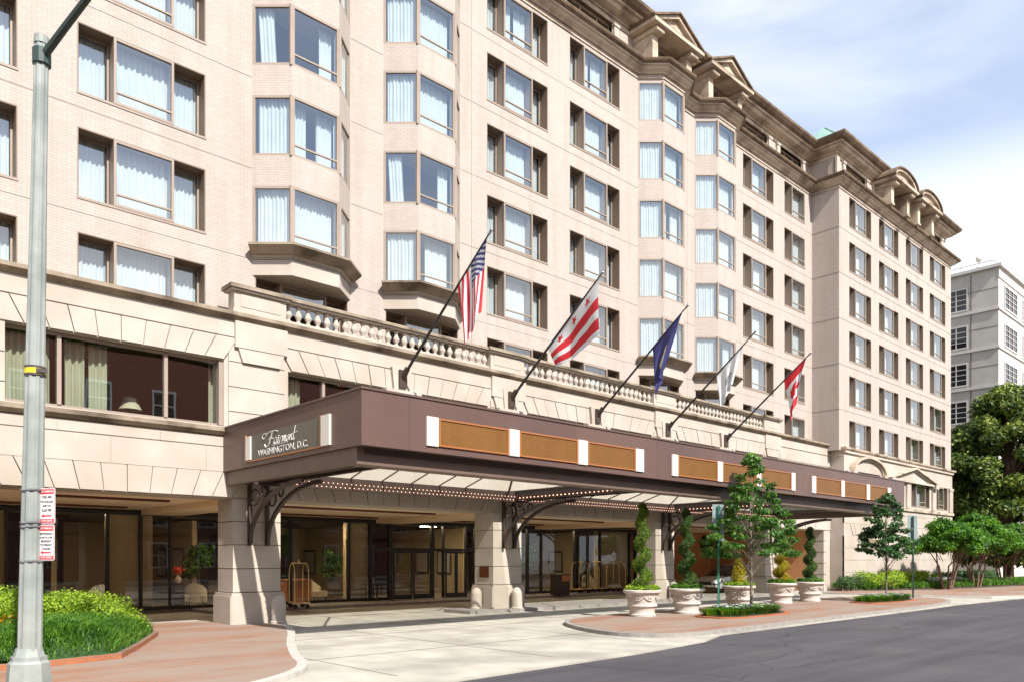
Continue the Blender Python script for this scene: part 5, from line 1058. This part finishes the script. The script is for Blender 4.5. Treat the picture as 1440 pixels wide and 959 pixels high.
potfill(32.4,17.15,'green plants with yellow flowers in the fourth urn','leaf_bright',4,'petal_yellow'); potfill(35.0,17.1,'green plants with white flowers in the rightmost urn','leaf_bright',5,'petal_white')

# ================================================================== TREES
def tree(name, label, cat, base, trunk, clm, per, size, mat, bark, seed, group=None, limbs=10, jit=0.8, shell=0.35, multi=None, aspect=0.55):
    t = thing(name, label, cat, base, 0, group); g = random.Random(seed); m = MB(); H_ = trunk[1]
    if multi:
        for k in range(multi):
            a = 2*math.pi*k/multi+g.random(); c = clm[g.randrange(len(clm))]; m.tube([(0.25*math.cos(a),0.25*math.sin(a),0), (0.6*math.cos(a),0.6*math.sin(a),H_*0.5), (c[0]*0.7,c[1]*0.7,c[2])], [trunk[0],trunk[0]*0.7,trunk[0]*0.3], 7)
    else: m.tube([(0,0,0),(0.03,0.02,H_*0.35),(-0.02,0.03,H_*0.7),(0,0,H_)], [trunk[0],trunk[0]*0.8,trunk[0]*0.55,trunk[0]*0.15], 9)
    for k in range(limbs):
        c = clm[g.randrange(len(clm))]; z = min(c[2]*0.85, H_*0.9)*g.uniform(0.6,0.9); st_ = Vector((0,0,z)) if not multi else Vector((c[0]*0.35,c[1]*0.35,z)); e = Vector(c[:3]); md = st_.lerp(e,0.5)+Vector((0,0,0.1)); m.tube([tuple(st_),tuple(md),tuple(e)], [trunk[0]*0.35,trunk[0]*0.22,trunk[0]*0.06], 5)
    ob('trunk', m, bark, t, smooth=True)
    P, Q = clumps(clm, per, seed, shell); link('crown', leaf_mesh('crown', P, Q, size, mat, seed, aspect, jit), t); return t
# layered young maples
g = random.Random(12); cl = []
for k in range(118):
    z = 2.1+3.6*g.random()**1.15; u = (z-2.1)/3.6; R = 1.75*(1-u)**0.85+0.12; a = g.random()*6.28; q = R*math.sqrt(0.15+0.85*g.random()); cl.append((q*math.cos(a), q*math.sin(a), z, 0.32*(1-0.4*u), 0.32*(1-0.4*u), 0.13))
tree('street_tree', 'young maple on a slim trunk in the near flower bed, bigger of the two', 'tree', (25.3,14.55,0), (0.055,5.4), cl, 1900, 0.06, 'leaf_maple', 'bark', 12, 'young street trees', limbs=26)
cl = []
for k in range(85):
    z = 2.0+3.0*g.random(); u = (z-2.0)/3.0; R = 1.35*(1-u)**0.7+0.1; a = g.random()*6.28; q = R*math.sqrt(0.15+0.85*g.random()); cl.append((q*math.cos(a), q*math.sin(a), z, 0.32*(1-0.4*u), 0.32*(1-0.4*u), 0.14))
cl += [(-0.9,-0.9+0.2*k,2.1+0.1*k,0.35,0.35,0.14) for k in range(3)]
tree('street_tree', 'young sparse maple in the far flower bed, smaller and farther of the two', 'tree', (37.7,14.7,0), (0.045,4.9), cl, 1500, 0.08, 'leaf_maple_dark', 'bark', 13, 'young street trees', limbs=22)
# rounded multi-stem trees by the far wing
for (bx_, by_, hh, R, lb, sd, mt) in ((55.8,17.9,4.9,2.1,'bright green multi-stemmed small tree before the far wing, nearest the canopy',21,'leaf_bright'),(60.5,17.6,5.3,2.5,'bright green multi-stemmed small tree, middle of the three before the far wing',22,'leaf_bright'),(66.5,17.4,4.9,2.3,'multi-stemmed small tree with darker leaves, last of three before the magnolia',23,'leaf_maple')):
    g = random.Random(sd); cl = []
    for k in range(60):
        a = g.random()*6.28; q = R*math.sqrt(g.random()); z = 2.6+(hh-2.9)*g.random()*math.sqrt(max(0.05,1-(q/R)**2)); cl.append((q*math.cos(a), q*math.sin(a), z, 0.6,0.6,0.36))
    tree('multi_stem_tree', lb, 'tree', (bx_,by_,0), (0.07,3.0), cl, 1300, 0.095, mt, 'bark_red', sd, 'small multi-stemmed trees in the far bed', limbs=14, multi=6)
g = random.Random(31); cl = []
for k in range(300):
    z = 1.9+14.9*g.random(); u = (z-1.9)/14.9; R = 6.2*math.sin(math.pi*min(1,(u*0.82+0.16)))**0.8; a = g.random()*6.28; q = R*math.sqrt(0.3+0.7*g.random()); cl.append((q*math.cos(a), q*math.sin(a), z, 1.1,1.1,0.75))
tree('magnolia_tree', 'large dense magnolia tree with glossy dark and yellow green leaves, far right', 'tree', (79.5,20.5,0), (0.45,14), cl, 650, 0.17, 'leaf_magnolia', 'bark_red', 31, limbs=30, shell=0.45, aspect=0.5)
# hedges and plants of the far bed
g = random.Random(41); cl = [(50.0+g.random()*8.5, 19.6+1.9*g.random(), 0.55+0.35*g.random(), 0.7,0.6,0.4) for k in range(46)]
shrub('hedge_bush', 'low bright lime hedge against the pale stone wall of the far wing', 'hedge', cl, 700, 0.065, 'leaf_lime', 41)
cl = [(48.3+g.random()*2.3, 21.0+0.6*g.random(), 0.4+0.3*g.random(), 0.5,0.4,0.35) for k in range(12)]
shrub('dark_bush', 'small dark green bush at the left end of the far hedge', 'bush', cl, 900, 0.055, 'leaf_maple_dark', 42)
cl = [(60+g.random()*14, 19.6+1.5*g.random(), 0.4+0.35*g.random(), 0.9,0.7,0.4) for k in range(40)]
shrub('low_shrubs', 'low dark shrubs under the multi-stemmed trees', 'shrubs', cl, 500, 0.08, 'leaf_maple_dark', 43)
gg_ = np.random.default_rng(6); X = gg_.uniform(49.5, 90, 34000); ylo = np.interp(X, [49.5,50.5,54.5,61,69,80,90],[21.2,20.45,18.7,17.35,16.45,15.95,16.3]); Y = ylo+gg_.random(34000)*np.where(X < 58, 1.6, 2.6); P = np.stack([X,Y,0.07+0.28*gg_.random(34000)*np.clip((Y-ylo)*3,0.3,1)],1)
o = link('border_grass', blades('border_grass', P, 0.26, 'blade_green', 7, 0.02, 0.8)); o['kind'] = 'stuff'
g = random.Random(10); pts = [(56+g.random()*5.5, 18.6+0.9*g.random(), 0.5+0.2*g.random()) for k in range(260)]
flowers('white_flower_patch', 'white flowers blooming in the far bed beside the lime hedge', pts, 0.085, ['petal_white','petal_white'], 11, 0.3)
# two tree-pit flower beds on the island
def pit(x, y, rx, ry, label, sd, mats):
    t = thing('flower_bed', label, 'flower bed', (x,y,0), 0.02, 'tree pits on the island'); m = MB(); E = [(rx*math.cos(a)*abs(math.cos(a))**-0.45 if abs(math.cos(a)) > 1e-3 else 0, ry*math.sin(a)*abs(math.sin(a))**-0.45 if abs(math.sin(a)) > 1e-3 else 0) for a in [2*math.pi*k/28 for k in range(28)]]
    m.prism([(a*1.12,b_*1.14) for a, b_ in E], 0.004, 0.05, 0); ob('brick_border', m, 'paver_edge', t); m = MB(); m.prism(E, 0.051, 0.07); ob('soil', m, 'soil', t)
    q = np.random.default_rng(sd); n = 9000; a = q.random(n)*6.28; r = np.sqrt(q.random(n))*(0.88+0.10*np.sin(a*5+sd)+0.07*np.sin(a*11)+0.05*q.normal(0,1,n)); P = np.stack([rx*r*np.cos(a)*1.05, ry*r*np.sin(a)*1.05, 0.05+0.12*q.random(n)*np.clip(1-r**3,0,1)], 1); o = link('leaves', blades('leaves', P, 0.24, 'blade_green', sd, 0.010, 1.1), t); o['kind'] = 'stuff'
    gr_ = random.Random(sd); b_ = MB()
    for k in range(260):
        a = gr_.random()*6.28; r = math.sqrt(gr_.random())*0.88; X_, Y_, Z_ = rx*r*math.cos(a), ry*r*math.sin(a), 0.26+0.14*gr_.random(); s_ = 0.045; tl_ = gr_.uniform(-.6,.2)
        b_.add([(X_+s_*math.cos(c), Y_+s_*math.sin(c), Z_+tl_*s_*math.sin(c)) for c in (0,1.05,2.1,3.14,4.2,5.2)], [(0,1,2,3,4,5)], gr_.choice([0,0,1]))
    ob('blossom', b_, mats, t)['kind'] = 'stuff'
pit(24.9, 14.6, 2.1, 0.8, 'oval bed of white and violet flowers around the nearer street tree', 1, ['petal_white','petal_violet'])
pit(37.6, 14.75, 2.3, 0.75, 'oval bed of white and violet flowers around the farther street tree', 2, ['petal_white','petal_violet'])

# ================================================================== STREET FURNITURE
def street_sign(x, y, z0, z1, w, yaw, label, pmat, lean_=(0,0)):
    t = thing('sign_post', label, 'sign post', (x,y,0), yaw, 'street signs seen from behind'); m = MB(); m.box(-0.03,0.03,-0.02,0.02,0,z1-0.05); m.box(-0.035,-0.025,0.02,0.04,0,z1-0.05); m.box(0.025,0.035,0.02,0.04,0,z1-0.05); ob('post', m, pmat, t)
    h = (z1-z0)/2
    for k in range(2 if h > 0.4 else 1):
        hh = h if h > 0.4 else z1-z0; m = MB(); m.box(-w/2, w/2, -0.045, -0.04, z0+k*hh+0.005, z0+(k+1)*hh-0.005); m.box(-0.03,0.03,-0.04,-0.02, z0+k*hh+0.1, z0+k*hh+0.14); ob('plate', m, 'sign_back', t)
    t.rotation_euler = (lean_[0], lean_[1], yaw)
street_sign(24.75, 15.55, 2.65, 3.98, 0.42, math.radians(-43+180), 'green metal post with two blank grey signs, beside the near flower bed', 'post_green', (0,0))
street_sign(41.8, 15.0, 2.75, 4.2, 0.5, math.radians(-43+180), 'dark metal post with grey signs beside the far flower bed', 'dark_green_paint')
t = thing('garden_sign', 'small dark red square sign on a short post in the far bed', 'sign', (76.5,16.8,0), math.radians(-47)); m = MB(); m.tube([(0,0,0),(0,0,1.7)], 0.05, 6); ob('post', m, 'dark_metal', t); m = MB(); m.box(-0.4,0.4,-0.06,0,1.5,2.2); ob('plate', m, 'bronze_plaque', t)
# bollards by the column bases
bp = [(0.25,0),(0.25,0.06),(0.22,0.09),(0.22,0.58),(0.215,0.66),(0.17,0.77),(0.09,0.84),(0.01,0.86)]
m = MB(); m.lathe(bp, 20); bom = m.mesh('stone_bollard', 'limestone_grey', smooth=True)
for x, y, lb in ((11.12,22.5,'stone bollard at the right foot of the first column'),(20.02,23.55,'stone bollard at the left foot of the second column'),(21.35,22.6,'stone bollard before the front face of the second column'),(31.95,22.6,'stone bollard before the front face of the third column')):
    tag(link('stone_bollard', bom, None, (x,y,0.0)), 'rounded pale '+lb, 'bollard', 'bollards guarding the columns')
# luggage carts
def cart(x, y, rz, label):
    t = thing('luggage_cart', label, 'luggage cart', (x,y,0.02), rz, 'brass luggage carts by the storefront'); m = MB(); m.box(-0.55,0.55,-0.3,0.3,0.2,0.25); ob('deck', m, 'cart_carpet', t)
    m = MB()
    for sx in (-0.52, 0.52):
        m.tube([(sx,-0.27,0.2),(sx,-0.27,1.35)]+[(sx*(1), -0.27*math.cos(a), 1.35+0.0) for a in ()], 0.02, 8); m.tube([(sx,0.27,0.2),(sx,0.27,1.35)], 0.02, 8)
    for sy in (-0.27, 0.27): m.tube([(0.52*math.cos(a), sy*(1-0.0), 1.35+0.45*math.sin(a)) for a in [math.pi*k/14 for k in range(15)]], 0.02, 8)
    m.tube([(0,-0.27,1.8),(0,0.27,1.8)], 0.02, 8); m.ball((0,0,1.86), 0.05, 8, 5)
    for sx in (-0.57, 0.57): m.tube([(sx,-0.3,0.225),(sx,0.3,0.225)], 0.025, 8)
    for sy in (-0.31, 0.31): m.tube([(-0.57,sy,0.225),(0.57,sy,0.225)], 0.025, 8)
    ob('brass_frame', m, 'brass', t, smooth=True)
    for sx in (-0.45, 0.45):
        for sy in (-0.24, 0.24):
            m = MB(); m.tube([(sx-0.02,sy,0.09),(sx+0.02,sy,0.09)], 0.09, 12); ob('wheel', m, 'tyre', t)
cart(33.6, 30.2, 0.1, 'brass luggage cart with arched rails, leftmost of the three beside the valet desk')
cart(35.2, 30.35, 0.0, 'brass luggage cart with arched rails, middle of the three by the storefront')
cart(36.8, 30.2, -0.1, 'brass luggage cart with arched rails, right-hand of the three by the storefront')
cart(15.0, 28.6, 1.3, 'brass luggage cart standing alone behind the first column')
t = thing('valet_desk', 'dark wooden valet desk with an orange notice, beside the brass carts', 'desk', (30.9,29.3,0.02), -0.4); m = MB(); m.box(-0.45,0.45,-0.3,0.3,0,1.1); m.box(-0.5,0.5,-0.35,0.35,1.1,1.15); ob('cabinet', m, 'wood_dark', t); m = MB(); m.box(0.0,0.42,-0.32,-0.302,0.75,1.08); ob('notice', m, 'leather_orange', t)
# lobby furniture
def armchair(x, y, rz, label, mat, z=0.03):
    t = thing('armchair', label, 'armchair', (x,y,z), rz, 'armchairs in the lobby'); m = MB(); m.box(-0.38,0.38,-0.38,0.35,0.18,0.45); ob('seat', m, mat, t)
    m = MB(); P = [(0.44*math.cos(a), 0.42*math.sin(a)) for a in [math.pi*k/10 for k in range(11)]]; Q = [(p[0]*0.78,p[1]*0.78) for p in P]; top = [0.6+0.35*math.sin(math.pi*k/10) for k in range(11)]
    for i in range(10):
        a, c, d, e = P[i], P[i+1], Q[i+1], Q[i]; z0 = 0.15; m.add([(*a,z0),(*c,z0),(*d,z0),(*e,z0),(*a,top[i]),(*c,top[i+1]),(*d,top[i+1]),(*e,top[i])], [(0,3,2,1),(4,5,6,7),(0,1,5,4),(2,3,7,6)])
    ob('backrest', m, mat, t)
    for sx in (-0.32,0.32):
        for sy in (-0.3,0.28): m = MB(); m.tube([(sx,sy,0),(sx,sy,0.2)], 0.025, 6); ob('leg', m, 'wood_dark', t)
armchair(12.6, 33.0, 2.6, 'cream rounded armchair behind the glass left of the first column', 'cloth_cream'); armchair(18.3, 33.2, 0.5, 'cream rounded armchair behind the glass right of the first column', 'cloth_cream')
armchair(17.0, 34.2, 1.2, 'pale armchair deeper in the lobby beside the dark table', 'curtain')
t = thing('reception_desk', 'orange leather clad desk just inside the glass beside the lone cart', 'desk', (16.9,32.6,0.03), 0.1); m = MB(); m.box(-0.65,0.65,-0.35,0.35,0,0.98); ob('body', m, 'leather_orange', t); m = MB(); m.box(-0.7,0.7,-0.4,0.4,0.98,1.04); ob('top', m, 'leather_orange', t)
t = thing('console_table', 'dark console table with boxes by the entrance doors', 'table', (20.6,31.0,0.02), 0); m = MB(); m.box(-0.5,0.5,-0.2,0.2,0.72,0.78); ob('tabletop', m, 'wood_dark', t)
for sx in (-0.45,0.45):
    for sy in (-0.16,0.16): m = MB(); m.box(sx-0.025,sx+0.025,sy-0.025,sy+0.025,0,0.72); ob('leg', m, 'wood_dark', t)
t = thing('flower_vase', 'vase of red flowers on a dark stand behind the glass left of the first column', 'vase', (12.0,33.4,0.03)); m = MB(); m.box(-0.2,0.2,-0.2,0.2,0,0.95); ob('stand', m, 'wood_dark', t); m = MB(); m.lathe([(0.08,0.95),(0.13,1.1),(0.07,1.25),(0.09,1.3)], 12); ob('vase_body', m, 'cloth_cream', t)
P, Q = clumps([(0,0,1.5,0.25,0.25,0.2)], 4000, 3, 0.3); link('blossom', leaf_mesh('blossom', P, Q, 0.05, 'flower_red', 3), t)
def lobby_plant(x, y, h, label, sd):
    g = random.Random(sd); cl = [(0.4*g.uniform(-1,1),0.4*g.uniform(-1,1),h*g.uniform(0.5,1),0.35,0.35,0.25) for k in range(16)]; tree('indoor_plant', label, 'plant', (x,y,0.03), (0.04,h), cl, 700, 0.1, 'leaf_maple', 'bark', sd, 'potted plants inside the lobby', limbs=8)
armchair(9.0, 33.4, -0.5, 'white armchair alone at the left, deep behind the storefront glass', 'curtain')
armchair(29.4, 33.6, 0.3, 'cream armchair near the valet desk, inside the glass', 'cloth_cream')
armchair(37.5, 33.0, -0.4, 'cream armchair behind the right-hand luggage cart, inside the glass', 'cloth_cream')
lobby_plant(19.6, 34.0, 2.2, 'indoor plant right of the cream armchair, before the entrance doors', 53)
lobby_plant(13.3, 34.5, 2.4, 'leafy indoor plant behind the cream armchair left of the first column', 51); lobby_plant(33.2, 34.5, 2.8, 'tall dark indoor plant behind the luggage carts', 52)
def table_lamp(x, y, z, label):
    t = thing('table_lamp', label, 'lamp', (x,y,z)); m = MB(); m.lathe([(0.10,0),(0.10,0.03),(0.03,0.06),(0.05,0.25),(0.02,0.42)], 14); ob('lamp_base', m, 'wood_dark', t); m = MB(); m.lathe([(0.33,0.42),(0.16,0.78)], 20); ob('lamp_shade', m, 'cloth_cream', t)
t = thing('side_table', 'dark side table under the lamp behind the upper left picture window', 'table', (7.45,24.6,5.3)); m = MB(); m.box(-0.35,0.35,-0.3,0.3,0.62,0.68); ob('tabletop', m, 'wood_dark', t)
for sx in (-0.3,0.3):
    for sy in (-0.25,0.25): m = MB(); m.box(sx-0.02,sx+0.02,sy-0.02,sy+0.02,0,0.62); ob('leg', m, 'wood_dark', t)
table_lamp(7.45, 24.6, 5.98, 'cream shaded table lamp glimpsed through the upper left picture window')
# wreath
t = thing('wall_wreath', 'dark round wreath hanging on the orange wall above the parked car', 'wreath', (48.2,31.28,3.0)); P = []; 
q = np.random.default_rng(8); a = q.random(5000)*6.28; r = 0.42+0.13*q.normal(0,1,5000).clip(-1.5,1.5); P = np.stack([r*np.cos(a), 0.06*q.normal(0,1,5000), r*np.sin(a)],1); link('leaves', leaf_mesh('leaves', P, np.tile([0,-1,0],(5000,1)), 0.05, 'leaf_maple_dark', 8), t)
m = MB(); m.tube([(0.42*math.cos(k*math.pi/10),0,0.42*math.sin(k*math.pi/10)) for k in range(21)], 0.05, 6, caps=False); ob('ring', m, 'bark', t)
# parked car (large saloon / SUV nose toward -X)
car = thing('parked_car', 'silver car parked nose-out under the arcade behind the urns', 'car', (43.0,26.4,-0.1), math.pi)
def loft(sections):     # list of (x, [(y,z)...]) with the same count
    m = MB(); n = len(sections[0][1])
    for x_, pr in sections: m.v += [(x_, y_, z_) for y_, z_ in pr]
    for i in range(len(sections)-1):
        for k in range(n-1): m.f.append((i*n+k, i*n+k+1, (i+1)*n+k+1, (i+1)*n+k)); m.m.append(0)
    m.f.append(tuple(range(n))); m.m.append(0); m.f.append(tuple((len(sections)-1)*n+k for k in reversed(range(n)))); m.m.append(0); return m
def hull(w, zt, zb=0.32): return [(-w*0.94,zb),(-w,zb+0.2),(-w*0.99,zt*0.72),(-w*0.9,zt-0.04),(-w*0.6,zt),(w*0.6,zt),(w*0.9,zt-0.04),(w*0.99,zt*0.72),(w,zb+0.2),(w*0.94,zb)]
ob('body', loft([(-2.42,hull(0.72,0.9,0.45)),(-2.3,hull(0.86,1.08,0.36)),(-1.6,hull(0.93,1.12)),(-0.6,hull(0.94,1.10)),(0.9,hull(0.94,1.08)),(1.7,hull(0.92,1.0)),(2.2,hull(0.86,0.9)),(2.42,hull(0.74,0.74,0.4))]), 'car_silver', car, smooth=True)
def cab(w, zt): return [(-0.88,1.04),(-w,zt-0.06),(-w*0.85,zt),(w*0.85,zt),(w,zt-0.06),(0.88,1.04)]
ob('cabin_glass', loft([(-2.1,cab(0.8,1.1)),(-1.5,cab(0.68,1.62)),(-0.3,cab(0.68,1.68)),(0.35,cab(0.66,1.62)),(1.25,cab(0.8,1.08))]), 'car_glass', car, smooth=True)
m = MB(); m.prism([(-1.45,-0.6),(0.25,-0.6),(0.25,0.6),(-1.45,0.6)], 1.675, 1.71); ob('roof', m, 'car_silver', car)
for x_ in (-1.45, 1.5):
    for y_ in (-0.9, 0.9):
        m = MB(); m.tube([(x_,y_-0.12,0.33),(x_,y_+0.12,0.33)], 0.33, 20); w_ = ob('wheel', m, 'tyre', car); m = MB(); m.tube([(x_,y_-0.125,0.33),(x_,y_+0.125,0.33)], 0.2, 14); ob('rim', m, 'steel', w_)
for s_ in (-1, 1):
    m = MB(); m.prism([(2.2,s_*0.55),(2.36,s_*0.5),(2.30,s_*0.76),(2.12,s_*0.85)] if s_ > 0 else [(2.12,-0.85),(2.30,-0.76),(2.36,-0.5),(2.2,-0.55)], 0.66, 0.82); ob('headlight', m, 'headlamp', car)
m = MB(); m.box(2.3,2.45,-0.42,0.42,0.52,0.72); ob('grille', m, 'dark_metal', car)
m = MB(); m.box(2.38,2.47,-0.26,0.26,0.42,0.50); ob('number_plate', m, 'sign_white', car)
for s_ in (-1,1): m = MB(); m.box(0.55,0.75,s_*0.93-0.1,s_*0.93+0.1,1.02,1.16); ob('mirror', m, 'car_silver', car)
